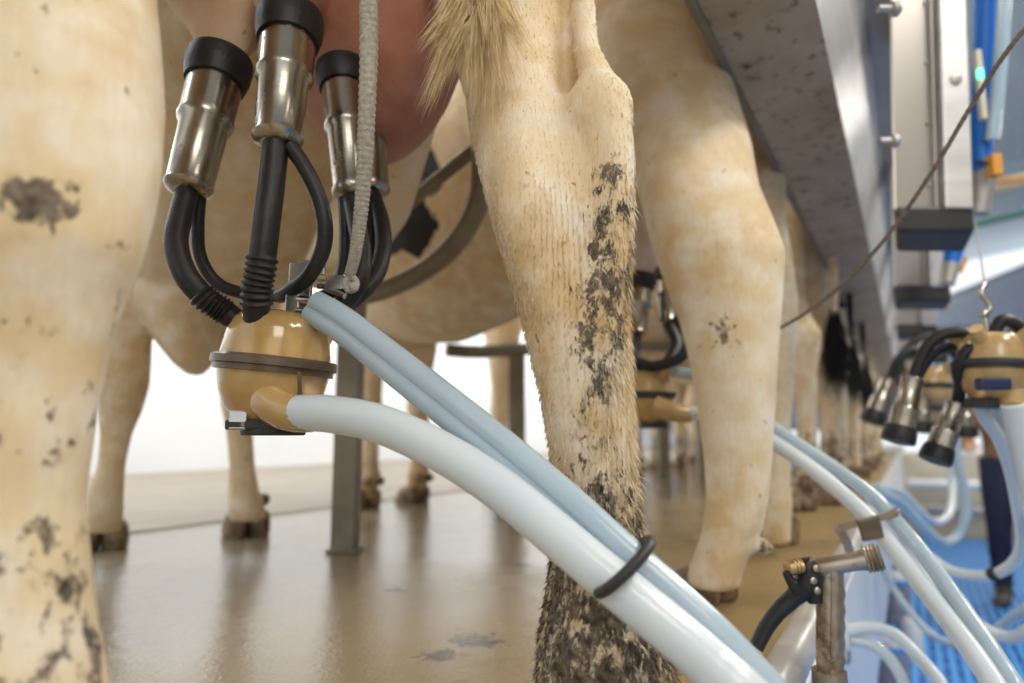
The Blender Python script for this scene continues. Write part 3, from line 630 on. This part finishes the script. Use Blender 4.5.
# ------------------------------------------------------------------ spray gun
gd = .72
g = thing('spray_gun', 'worn metal spray gun with black lever standing at the deck edge', 'spray gun', P(832, 690, gd))
m = MB(); secs = []
for i in range(44):
    v = 560+i*2.6; bmpx = 1.1*abs(math.sin((v-585)*.19)) if 585 < v < 662 else 0
    c = P(830+bmpx/2, v, gd); hw = (P(830+13+bmpx, v, gd)-P(830, v, gd)).length*(1 if v > 566 else .8)
    secs.append((c, RT*hw, HF*.0115))
m.loft(secs, 28)
m.slab([P(832, 568, gd-.0125), P(837, 568, gd-.0125), P(836, 662, gd-.0125), P(831, 662, gd-.0125)], HF*.008)
m.build('handle', M['gun'], g, auto=40)
MB().lathe([(0, .0165), (.022, .0168), (.024, .019), (.045, .019), (.048, .016)], P(829, 670, gd), -UPZ, 24).build('handle_socket', M['gun'], g)
a = P(817, 568, gd); b_ = P(881, 557, gd-.02); ax = (b_-a).normalized(); LL = (b_-a).length
MB().lathe([(0, .0085), (.003, .0095), (LL*.35, .0088), (LL*.66, .0092), (LL*.74, .0105), (LL*.78, .0105)], a, ax, 28).build('barrel', M['gun'], g)
m = MB(); q = [(LL*.75, .0100)]
for i in range(4): q += [(LL*(.76+i*.055), .0126), (LL*(.785+i*.055), .0134), (LL*(.80+i*.055), .0126), (LL*(.81+i*.055), .0118)]
q += [(LL*1.0, .0120), (LL*1.0, .0090), (LL*.93, .0085), (LL*.93, .001)]
m.lathe(q, a, ax, 32, cap=False); m.build('nozzle_ring', M['gun'], g, auto=30)
m = MB(); m.tube(pp([(812, 573, gd), (806, 585, gd), (793, 598, gd+.004), (778, 612, gd+.006), (766, 628, gd+.008), (756, 648, gd+.008)]), [.013, .0125, .0095, .0085, .008, .0075], 14, res=5)
m.tube(pp([(806, 558, gd), (810, 575, gd), (816, 602, gd)]), [.006, .012, .008], 12, res=3); m.tube(pp([(785, 572, gd-.006), (795, 587, gd-.004), (803, 592, gd)]), [.003, .006, .008], 10, res=3)
m.build('lever', M['black_plastic'], g, auto=70)
m = MB(); c0 = P(786, 568, gd-.004); ax2 = (P(802, 566, gd)-c0).normalized(); m.lathe([(0, .004), (.001, .007), (.004, .0085), (.005, .0075), (.007, .0085), (.009, .0075), (.011, .0085), (.013, .0075), (.016, .0085), (.019, .006), (.03, .004)], c0, ax2, 20); m.build('adjusting_knob', M['brass'], g)
for (u, v) in ((815, 568), (816, 590), (812, 580)): MB().lathe([(0, .0035), (.004, .0035), (.005, .002)], P(u, v, gd-.011), -HF, 14).build('screw', M['gun'], g)
hose('dirty rubber supply hose rising from the pit to the spray gun handle', [P(829, 690, gd), P(829, 760, gd), P(835, 900, gd+.02), P(850, 1150, gd+.05)], .0125, 'galv', None, name='supply_hose')
# ------------------------------------------------------------------ rump rail beam and cabinets
def line_o(u, H): return G(u, 0, H)
H1, H2, H3 = .85, .85, 1.05
y1 = line_o(697, H1).y; y2 = line_o(816, H2).y; y3 = line_o(867, H3).y; y4 = line_o(892, H3).y
x0, x1 = .35, 11
B = thing('rump_rail', 'long dirty stainless steel splash channel running above the cows\' hind legs', 'rail', (x0, y1, H1))
th = .006
def strip(pts, xa, xb):              # profile polyline in (y, z) extruded along x
    mm = MB(); ring = []
    for x in (xa, xb): ring.append([Vector((x, y, z)) for y, z in pts])
    mm.ring_loft(ring, cap=True); return mm
strip([(y1, H1), (y2, H2), (y2, H2+th), (y1, H1+th)], x0, x1).build('underside', M['steel_dirty'], B, False)
strip([(y2, H2), (y3, H3), (y3+th, H3), (y2+th, H2+th)], x0, x1).build('front_sheet', M['steel_sheet'], B, False)
strip([(y1, H1), (y1+th, H1), (y1+th, H1+.30), (y1, H1+.30)], x0, x1).build('back_sheet', M['steel_dirty'], B, False)
strip([(y1+.0, H1-.004), (y1+.014, H1-.004), (y1+.014, H1+.02), (y1, H1+.02)], x0, x1).build('folded_lip', M['galv'], B, False)
strip([(y3, H3), (y4, H3), (y4, H3+.03), (y3, H3+.03)], x0, x1).build('flange', M['steel_matt'], B, False)
# cabinets
def cab(i, u_l, u_r, v_b, hd, label):
    t = Vector((.0, 0, 0)); tilt = UPZ+RT*.055
    bl, br = P(u_l, v_b, hd), P(u_r, v_b, hd); w = (br-bl).length
    k = thing('milking_point_cabinet', label, 'cabinet', (bl+br)/2, 'stainless cabinets over the pit')
    H = 1.60-bl.z
    W_ = (br-bl)/2; c = (bl+br)/2; dep = Vector((1, 0, 0))*.07; cu = tilt*(H/2)
    m = MB(); m.box(c+dep+cu, W_, dep, cu); m.build('body', M['cab'], k, False, .006)
    # folded front post (right third) and seam
    m = MB(); m.box(c+W_*.62-HF*.010+cu, W_*.38, HF*.012, cu); m.build('front_post', M['steel_sheet'], k, False, .003)
    m = MB(); m.box(c+W_*.12-HF*.004+cu, W_*.035, HF*.006, cu); m.build('seam', M['steel_matt'], k, False, .001)
    if i < 3:
        for j in range(7):
            MB().lathe([(0, .0035), (.003, .003)], c+W_*.02-HF*.001+tilt*(.05+j*.12), -HF, 10).build('rivet', M['steel_matt'], k)
    # rubber boot
    m = MB(); m.box(c-W_*.0+dep*.98-HF*.01-UPZ*.018, W_*1.03, dep*1.0+HF*.006, UPZ*.026); m.build('rubber_skirt', M['rubber_dark'], k, False, .008)
    if i == 0:
        MB().lathe([(0, .011), (.002, .011), (.003, .009)], c+W_*.62-HF*.022+tilt*.245, -HF, 20).build('cap', M['steel_matt'], k)
    return k
cab(0, 893, 966, 212, 1.20, 'nearest stainless cabinet column with dark rubber skirt and round cap')
cab(1, 893, 946, 288, 1.95, 'second stainless cabinet column, right behind the nearest one')
cab(2, 896, 934, 326, 2.7, 'third stainless cabinet column counting from the nearest')
cab(3, 898, 928, 350, 3.5, 'fourth stainless cabinet column before the far end')
cab(4, 900, 924, 366, 4.4, 'farthest small stainless cabinet column')
k = thing('hanging_rail', 'square steel rail above the frame carrying the cabinets over the pit', 'rail', (2.5, -.03, 1.62))
ca, cb = P(930, 212, 1.20), P(912, 366, 4.4); ca.z = cb.z = 1.60; e_ = (cb-ca).normalized()
MB().box((ca+cb)/2, e_*((cb-ca).length/2+.2), Vector((-e_.y, e_.x, 0))*.025, UPZ*.025).build('rail', M['steel_matt'], k, False, .003)
for t_ in (.05, .5, .95): MB().tube([ca+(cb-ca)*t_, ca+(cb-ca)*t_+UPZ*2.4], .01, 10).build('hanger_rod', M['steel_matt'], k)
for (u, v, hd, lab) in ((899, 9, .98, 'upper round steel bolt on the beam flange beside the nearest cabinet'), (898, 141, 1.15, 'lower round steel bolt on the beam flange beside the nearest cabinet')):
    c = P(u, v, hd); tag(MB().lathe([(-.02, .006), (0, .006), (.001, .011), (.010, .012), (.013, .009)], c-RT*.012, RT, 18).build('bolt', M['steel_matt'], auto=30), lab, 'bolt', 'flange bolts')
# blue and white lift tubes
k = thing('lift_cylinder', 'blue and white upright lift cylinder with grey end right of the nearest cabinet', 'cylinder', P(980, 200, 1.35))
MB().tube(pp([(988, -60, 1.3), (985, 0, 1.3), (983, 90, 1.33), (980, 172, 1.35)]), .020, 20, res=3).build('blue_tube', M['blue'], k)
MB().tube(pp([(1006, -60, 1.25), (1004, 0, 1.25), (1000, 70, 1.28), (992, 140, 1.31)]), .013, 20, res=3).build('white_tube', M['pale_blue'], k)
MB().tube(pp([(984, 172, 1.35), (978, 214, 1.36)]), [.025, .021], 20).build('end_fitting', M['steel_matt'], k)
MB().box(P(994, 166, 1.3), RT*.010, HF*.012, UPZ*.022).build('bracket', M['orange'], k, False, .002)
MB().tube(pp([(976, 162, 1.34), (990, 164, 1.3)]), .004, 10).build('clip', M['rubber'], k)
k = thing('lift_cylinder', 'lower blue lift cylinder hanging below the grey fitting', 'cylinder', P(955, 240, 1.8))
MB().tube(pp([(960, 215, 1.8), (956, 240, 1.8), (951, 264, 1.8)]), [.028, .026, .020], 20).build('blue_tube', M['blue'], k)
MB().tube(pp([(951, 264, 1.8), (947, 284, 1.8)]), [.022, .019], 20).build('end_fitting', M['steel_matt'], k)
MB().tube(pp([(960, 272, 1.82), (966, 258, 1.82)]), .006, 8).build('bracket', M['orange'], k)
k = thing('lift_cylinder', 'small distant blue lift cylinder beside the farther cabinets', 'cylinder', P(938, 296, 2.6))
MB().tube(pp([(941, 284, 2.6), (938, 303, 2.6)]), .02, 14).build('blue_tube', M['blue'], k)
MB().tube(pp([(946, 306, 2.6), (945, 296, 2.6)]), .012, 8).build('bracket', M['orange'], k)
k = thing('indicator_light', 'small green lit indicator in a clear strip beside the nearest cabinet', 'light', P(979, 75, 1.22))
MB().box(P(980, 85, 1.22), RT*.006, HF*.006, UPZ*.07).build('strip', M['cream'], k, False, .002)
gm, N, L_, B_ = newmat('green_led'); B_.inputs['Base Color'].default_value = (.1, .8, .4, 1); B_.inputs['Emission Color'].default_value = (.2, 1, .6, 1); B_.inputs['Emission Strength'].default_value = 1.5
MB().box(P(980, 74, 1.205), RT*.0055, HF*.004, UPZ*.010).build('lamp', gm, k, False, .002)
# ------------------------------------------------------------------ hanging clusters
hc = P(993, 366, .96)
kk = cluster('amber-topped milking cluster hanging unused at the right, cups dangling', hc, (UPZ+RT*.05).normalized(), .0475,
        [(P(900, 432, 1.0), P(913, 376, 1.0), .0165), (P(938, 452, 1.0), P(957, 402, 1.0), .016), (P(1052, 450, 1.0), P(1040, 392, 1.0), .02)],
        [(pp([(913, 380, 1.0), (925, 350, .99), (942, 335, .98), (965, 333, .97), (982, 345, .965), (985, 352, .96)]), .0085),
         (pp([(917, 380, 1.02), (932, 356, 1.01), (952, 346, 1.0), (972, 352, .98)]), .006),
         (pp([(957, 406, 1.0), (960, 385, .98), (958, 368, .96), (968, 350, .95), (980, 352, .95)]), .0085),
         (pp([(1040, 395, 1.0), (1040, 360, .98), (1022, 330, .95), (1003, 320, .95), (994, 334, .955)]), .0085),
         (pp([(1050, 395, 1.0), (1052, 355, 1.0), (1030, 322, 1.0), (1008, 336, .98)]), .006)], outlet=pp([(1006, 378, .95), (1010, 392, .94), (1013, 408, .93)]))
MB().box(P(993, 384, .915), RT*.021, HF*.008, UPZ*.008).build('valve_front', M['navy'], kk, False, .003)
m = MB(); m.tube(pp([(975, 222, 1.2), (981, 258, 1.08), (985, 286, 1.0)]), .0012, 6); tag(m.build('wire', M['steel_matt']), 'thin wire from the cylinder fitting down to the hanging hook', 'wire')
m = MB(); m.tube(pp([(985, 284, .97), (981, 292, .965), (986, 300, .965), (990, 308, .965), (985, 316, .965), (988, 330, .965), (990, 345, .962)]), .0042, 10, res=4); m.ball(P(984, 314, .965), .007, 10)
tag(m.build('hook', M['steel'], auto=60), 'twisted steel hook holding the hanging cluster at the right', 'hook')
hc2 = P(931, 386, 1.75)
cluster('farther hanging milking cluster behind the dangling cups', hc2, UPZ, .05,
        [(P(874, 415, 1.75), P(889, 378, 1.75), .021), (P(965, 430, 1.8), P(962, 395, 1.8), .021), (P(920, 425, 1.72), P(922, 395, 1.72), .02)],
        [(pp([(889, 380, 1.75), (898, 360, 1.74), (912, 350, 1.74), (925, 362, 1.74)]), .011), (pp([(962, 397, 1.8), (964, 372, 1.78), (950, 350, 1.76), (936, 360, 1.75)]), .011), (pp([(895, 384, 1.75), (905, 352, 1.76), (922, 338, 1.76), (940, 340, 1.76), (944, 362, 1.75)]), .009)])
cluster('third hanging milking cluster, small and far down the pit', P(925, 410, 2.7), UPZ, .05, [(P(905, 436, 2.7), P(910, 412, 2.7), .021)], [(pp([(910, 413, 2.7), (914, 395, 2.7), (922, 398, 2.7)]), .011)])
hose('white hose hanging from the right cluster bowl', pp([(1013, 405, .92), (1020, 440, .93), (1030, 490, .95), (1045, 560, 1.0), (1060, 700, 1.1)]), .0145, 'hose', 'milk hoses')
hose('bluish hose dropping from the hanging cluster past the person', pp([(975, 395, .98), (985, 418, 1.0), (1000, 440, 1.03), (1012, 475, 1.08), (1020, 520, 1.15), (1022, 545, 1.2), (1010, 566, 1.25), (985, 576, 1.3), (950, 570, 1.4), (925, 552, 1.5), (905, 530, 1.6), (885, 505, 1.7)]), .0095, 'hose', 'milk hoses')
hose('second bluish hose beside it, bending over a black clip', pp([(985, 392, 1.0), (1000, 415, 1.02), (1010, 440, 1.05), (1020, 480, 1.1), (1032, 540, 1.15), (1050, 600, 1.2)]), .009, 'hose_blue', 'milk hoses')
m = MB(); m.lathe([(-.004, .0115), (.004, .0115)], P(993, 574, 1.275), (P(985, 576, 1.3)-P(1010, 566, 1.25)), 16); tag(m.build('clip', M['rubber']), 'black clip on the looped hose in front of the person\'s boots', 'clip')
hose('looped hose hanging over the far end of the mat', pp([(955, 430, 2.4), (957, 460, 2.4), (964, 490, 2.4), (966, 515, 2.4), (958, 535, 2.4), (943, 542, 2.3), (922, 526, 2.2), (900, 503, 2.1), (878, 492, 2.0)]), .016, 'hose_blue', 'milk hoses')
hose('upper looped hose near the deck edge at the far cluster', pp([(950, 440, 3.1), (952, 480, 3.1), (950, 512, 3.0), (935, 522, 2.9), (918, 510, 2.7), (900, 492, 2.6), (875, 486, 2.4)]), .016, 'hose', 'milk hoses')
hose('bowed hose leaving the pit wall at the bottom, the larger', pp([(845, 632, 1.25), (868, 628, 1.24), (893, 634, 1.22), (918, 657, 1.18), (944, 690, 1.1), (960, 740, 1.1)]), .0105, 'hose', 'milk hoses')
hose('bowed hose under it at the bottom beside the steel panel', pp([(850, 640, 1.25), (870, 644, 1.24), (889, 658, 1.22), (904, 684, 1.2), (915, 730, 1.2)]), .0095, 'hose', 'milk hoses')
hose('thin pale tube running down over the mat beside the white bottle', pp([(880, 565, 2.0), (893, 588, 2.0), (910, 612, 1.95), (933, 635, 1.9), (965, 648, 1.8), (1000, 650, 1.7)]), .009, 'hose_blue', 'milk hoses')
hose('curved hose at the lower right edge over the blue mat', pp([(955, 600, 1.6), (975, 622, 1.5), (990, 632, 1.45), (1010, 638, 1.4), (1030, 630, 1.35), (1060, 600, 1.3)]), .0125, 'hose', 'milk hoses')
hose('second curved hose above it at the lower right edge', pp([(985, 640, 1.6), (1000, 628, 1.55), (1015, 616, 1.5), (1035, 604, 1.45), (1060, 590, 1.4)]), .011, 'hose_blue', 'milk hoses')
hose('slim hose running behind the second cluster hoses over the mat', pp([(880, 500, 1.9), (905, 540, 1.85), (925, 575, 1.8), (945, 600, 1.7), (965, 625, 1.6)]), .012, 'hose', 'milk hoses')
# ------------------------------------------------------------------ things on the pit floor
def drum(u, v, R, Hh, label):
    c = G(u, v, PZ); k = thing('bucket', label, 'bucket', c, 'lidded buckets along the pit wall')
    MB().lathe([(0, R*.85), (Hh*.1, R*.9), (Hh*.75, R), (Hh*.8, R*1.04)], c, UPZ, 28).build('drum', M['drum'], k)
    MB().lathe([(Hh*.78, R*1.06), (Hh*.86, R*1.06), (Hh*.88, R*.8)], c, UPZ, 28).build('rim', M['lid_blue'], k)
    MB().lathe([(Hh*.86, R*.9), (Hh*.98, R*.86), (Hh, R*.6)], c, UPZ, 28).build('lid', M['white'], k)
drum(898, 622, .085, .30, 'middle lidded bucket by the pit wall, left of the white bottle')
drum(893, 700, .075, .27, 'lidded bucket cut by the bottom edge beside the pit wall')
drum(896, 572, .10, .30, 'farthest lidded bucket by the pit wall, behind the hose bracket')
c = G(913, 658, PZ); k = thing('bottle', 'white plastic bottle with grey cap standing on the blue mat', 'bottle', c)
MB().lathe([(0, .048), (.01, .052), (.17, .052), (.20, .04), (.215, .02), (.225, .018)], c, UPZ, 28).build('bottle_body', M['white'], k)
MB().lathe([(.22, .021), (.25, .021), (.252, .015)], c, UPZ, 20).build('cap', M['steel_matt'], k)
# ------------------------------------------------------------------ person in the pit
pc = G(1027, 606, PZ); pc.z = PZ
def person():
    k = thing('person', 'person in navy trousers, brown top and dark boots standing in the pit', 'person', pc)
    fw = Vector((-.75, .15, 0)).normalized(); s = Vector((-fw.y, fw.x, 0))
    def Q(f, l, z): return pc+fw*f+s*l+UPZ*z
    def skin(name, chains, mat, parent):
        m = MB()
        for pts, rr in chains: m.tube(pts, rr, 16, res=4)
        me = remesh(m, .011, 5); return put(name, me, mat, parent)
    arm = lambda q: ([Q(.05, q*.17, 1.42), Q(.06, q*.23, 1.28), Q(.12, q*.25, 1.14), Q(.24, q*.22, 1.06), Q(.36, q*.17, 1.06)], [.055, .05, .042, .036, .026])
    legc = lambda q: ([Q(0, q*.09, .98), Q(.02, q*.10, .75), Q(.03, q*.11, .50), Q(.0, q*.12, .30), Q(-.01, q*.12, .10)], [.10, .088, .062, .055, .04])
    m = MB()
    for q in (1, -1): m.tube(*legc(q), 16, res=4); m.tube(*arm(q), 16, res=4)
    m.loft([(Q(0, 0, .90), fw*.10, s*.165), (Q(.01, 0, 1.05), fw*.105, s*.15), (Q(.03, 0, 1.25), fw*.12, s*.17), (Q(.04, 0, 1.40), fw*.10, s*.185), (Q(.05, 0, 1.47), fw*.07, s*.10)], 24)
    m.tube([Q(.05, 0, 1.44), Q(.07, 0, 1.54)], [.06, .055], 16)
    m.ball(Q(.09, 0, 1.63), (fw*.095, s*.075, UPZ*.115), 24); m.ball(Q(.12, 0, 1.57), (fw*.06, s*.055, UPZ*.06), 18)
    m.ball(Q(.188, 0, 1.61), (fw*.018, s*.012, UPZ*.02), 10)
    for q in (1, -1): m.ball(Q(.08, q*.078, 1.62), (fw*.02, s*.01, UPZ*.03), 10)
    for q in (1, -1):
        w = Q(.37, q*.17, 1.06); m.ball(w+fw*.04, (fw*.048, s*.034, UPZ*.018), 14)
        for j in range(4): m.tube([w+fw*.075+s*(j-1.5)*.018, w+fw*.11+s*(j-1.5)*.02-UPZ*.006, w+fw*(.128+.008*(j in (1, 2)))+s*(j-1.5)*.02-UPZ*.022], [.0095, .0085, .0075], 8, res=3)
        m.tube([w+fw*.02-s*q*.03, w+fw*.05-s*q*.055, w+fw*.08-s*q*.06-UPZ*.008], [.011, .0095, .008], 8, res=3)
    put('body', remesh(m, .007, 3), M['skin'], k)
    m = MB()
    for q in (1, -1): m.tube([p for p in legc(q)[0]], [r+.014 for r in legc(q)[1]], 18, res=4)
    m.loft([(Q(0, 0, .84), fw*.11, s*.17), (Q(0, 0, .92), fw*.118, s*.175), (Q(.005, 0, 1.03), fw*.112, s*.16)], 24)
    put('trousers', remesh(m, .011, 4), M['fabric_navy'], k)
    m = MB(); m.loft([(Q(.0, 0, .97), fw*.125, s*.178), (Q(.01, 0, 1.08), fw*.12, s*.168), (Q(.03, 0, 1.25), fw*.137, s*.187), (Q(.04, 0, 1.40), fw*.115, s*.20), (Q(.05, 0, 1.48), fw*.08, s*.10)], 28)
    for q in (1, -1):
        a, r = arm(q); m.tube(a[:4], [x+.014 for x in r[:4]], 16, res=4)
    put('work_shirt', remesh(m, .011, 4), M['fabric_brown'], k)
    m = MB(); m.loft([(Q(.06, 0, 1.62), fw*.093, s*.083), (Q(.055, 0, 1.68), fw*.10, s*.086), (Q(.065, 0, 1.73), fw*.08, s*.07), (Q(.075, 0, 1.76), fw*.04, s*.035)], 20)
    m.build('hair', M['hair'], k)
    for q in (1, -1):
        m = MB(); m.tube([Q(-.01, q*.12, .30), Q(-.01, q*.12, .12), Q(.0, q*.12, .06)], [.066, .056, .055], 18, res=3)
        m.loft([(Q(-.06, q*.12, .045), s*.035, UPZ*.04), (Q(0, q*.12, .055), s*.05, UPZ*.055), (Q(.09, q*.12, .045), s*.052, UPZ*.045), (Q(.16, q*.125, .035), s*.046, UPZ*.034), (Q(.20, q*.125, .028), s*.02, UPZ*.02)], 18)
        put('boot', remesh(m, .009, 3), M['boot'], k)
person()
# ------------------------------------------------------------------ far end of the pit and roof
XE = 9.6
tag(MB().box((XE, -3.5, PZ+.45), (.06, 0, 0), (0, 3.6, 0), (0, 0, .48)).build('wall_end', M['cream'], smooth=False, bevel=.01), kind='structure')
tag(MB().box((12.5, -1, 1.1), (.05, 0, 0), (0, 8, 0), (0, 0, .8)).build('wall_back', M['roof'], smooth=False), kind='structure')
for i, z in enumerate((-.60, -.32)):
    tag(MB().tube([(XE-.25-i*.1, .05, z), (XE-.25-i*.1, -5, z)], .055, 14).build('cross_pipe', M['white'] if i else M['steel_matt']), ('lower grey', 'upper white')[i]+' pipe crossing the far end of the pit', 'pipe')
def far_slab(name, pts, hd, mat, kind='structure', th=.15):
    return tag(MB().slab([P(u, v, hd) for u, v in pts], HF*th).build(name, mat, smooth=False), kind=kind)
def slab_at(name, pts, mat, th=UPZ*.08): return tag(MB().slab([P(*q) for q in pts], th).build(name, mat, smooth=False), kind='structure')
slab_at('ceiling', [(900, 318, 16), (1250, 175, 16), (1300, 400, 8), (900, 400, 8)], M['roof'])
M['roof2'] = simple('roof_pale', (.60, .68, .74), .4, .1, (.50, .60, .68), 2, stretch=(1, 6, 1))
slab_at('trim_2', [(900, 275, 17), (1300, 190, 17), (1300, 60, 12), (880, 150, 12)], M['roof2'])
M['green'] = simple('green_paint', (.10, .24, .20), .5)
MB().tube(pp([(960, 228, 12), (1200, 170, 12)]), .07, 10).build('trim_3', M['green']); tag(bpy.data.objects['trim_3'], kind='structure')
MB().tube(pp([(940, 200, 11), (1200, 140, 11)]), .13, 10).build('trim_4', M['cream']); tag(bpy.data.objects['trim_4'], kind='structure')
MB().tube(pp([(960, 186, 10.5), (1200, 158, 10.5)]), .05, 10).build('trim_5', M['orange']); tag(bpy.data.objects['trim_5'], kind='structure')
# ------------------------------------------------------------------ light
tag(MB().box((4.0, -1.2, 4.1), (7.5, 0, 0), (0, 8.0, 0), (0, 0, .05)).build('ceiling_main', M['roof2'], smooth=False), kind='structure')
tag(MB().box((4.0, -6.0, 1.6), (7.5, 0, 0), (0, .08, 0), (0, 0, 2.5)).build('wall_right', M['cream'], smooth=False), kind='structure')
w = bpy.data.worlds.new('world'); SC.world = w; w.use_nodes = True
bg = w.node_tree.nodes['Background']; bg.inputs[0].default_value = (.92, .96, 1, 1); bg.inputs[1].default_value = 1.1
def area(name, loc, target, size, power, col=(1, .97, .92), sy=None):
    l = bpy.data.lights.new(name, 'AREA'); l.energy = power; l.color = col; l.size = size
    if sy: l.shape = 'RECTANGLE'; l.size_y = sy
    o = bpy.data.objects.new(name, l); COL.objects.link(o); o.location = loc
    o.rotation_euler = (Vector(target)-Vector(loc)).to_track_quat('-Z', 'Y').to_euler(); return o
area('pit_area_light', (1.0, -1.5, 2.5), (.6, .3, .3), 1.6, 48, (1, .95, .86), .35)
area('pit_area_light', (-.7, -.9, 1.5), (.7, .3, .35), .7, 9, (1, .94, .84), .5)  # added key light, low behind the camera, for highlights on the near hind leg
area('pit_area_light', (4.2, -1.6, 2.8), (4.0, .2, .3), 1.6, 80, (1, .95, .86), .35)
area('pit_area_light', (7.5, -1.6, 2.8), (7.5, -.4, .0), 1.6, 80, (1, .95, .86), .35)
area('wall_fill_light', (2, 3.2, 2.9), (2, WALL, .4), 5, 190, (.95, .98, 1), .4)  # added area lights standing in for daylight on the white wall
area('wall_fill_light', (8, 3.2, 2.9), (8, WALL, .4), 5, 180, (.95, .98, 1), .4)
# ------------------------------------------------------------------ camera
cam = bpy.data.cameras.new('camera'); co_ = bpy.data.objects.new('camera', cam); COL.objects.link(co_)
cam.sensor_width = 36; cam.lens = 36*F/1024; cam.clip_start = .02; cam.clip_end = 200
co_.matrix_world = Matrix.Translation(CAM) @ Matrix((RT, UP, -FW)).transposed().to_4x4()
cam.dof.use_dof = True; cam.dof.focus_distance = .56; cam.dof.aperture_fstop = 3.4
SC.camera = co_
SC.view_settings.view_transform = 'Standard'; SC.view_settings.look = 'None'; SC.view_settings.gamma = 1; SC.view_settings.exposure = .03
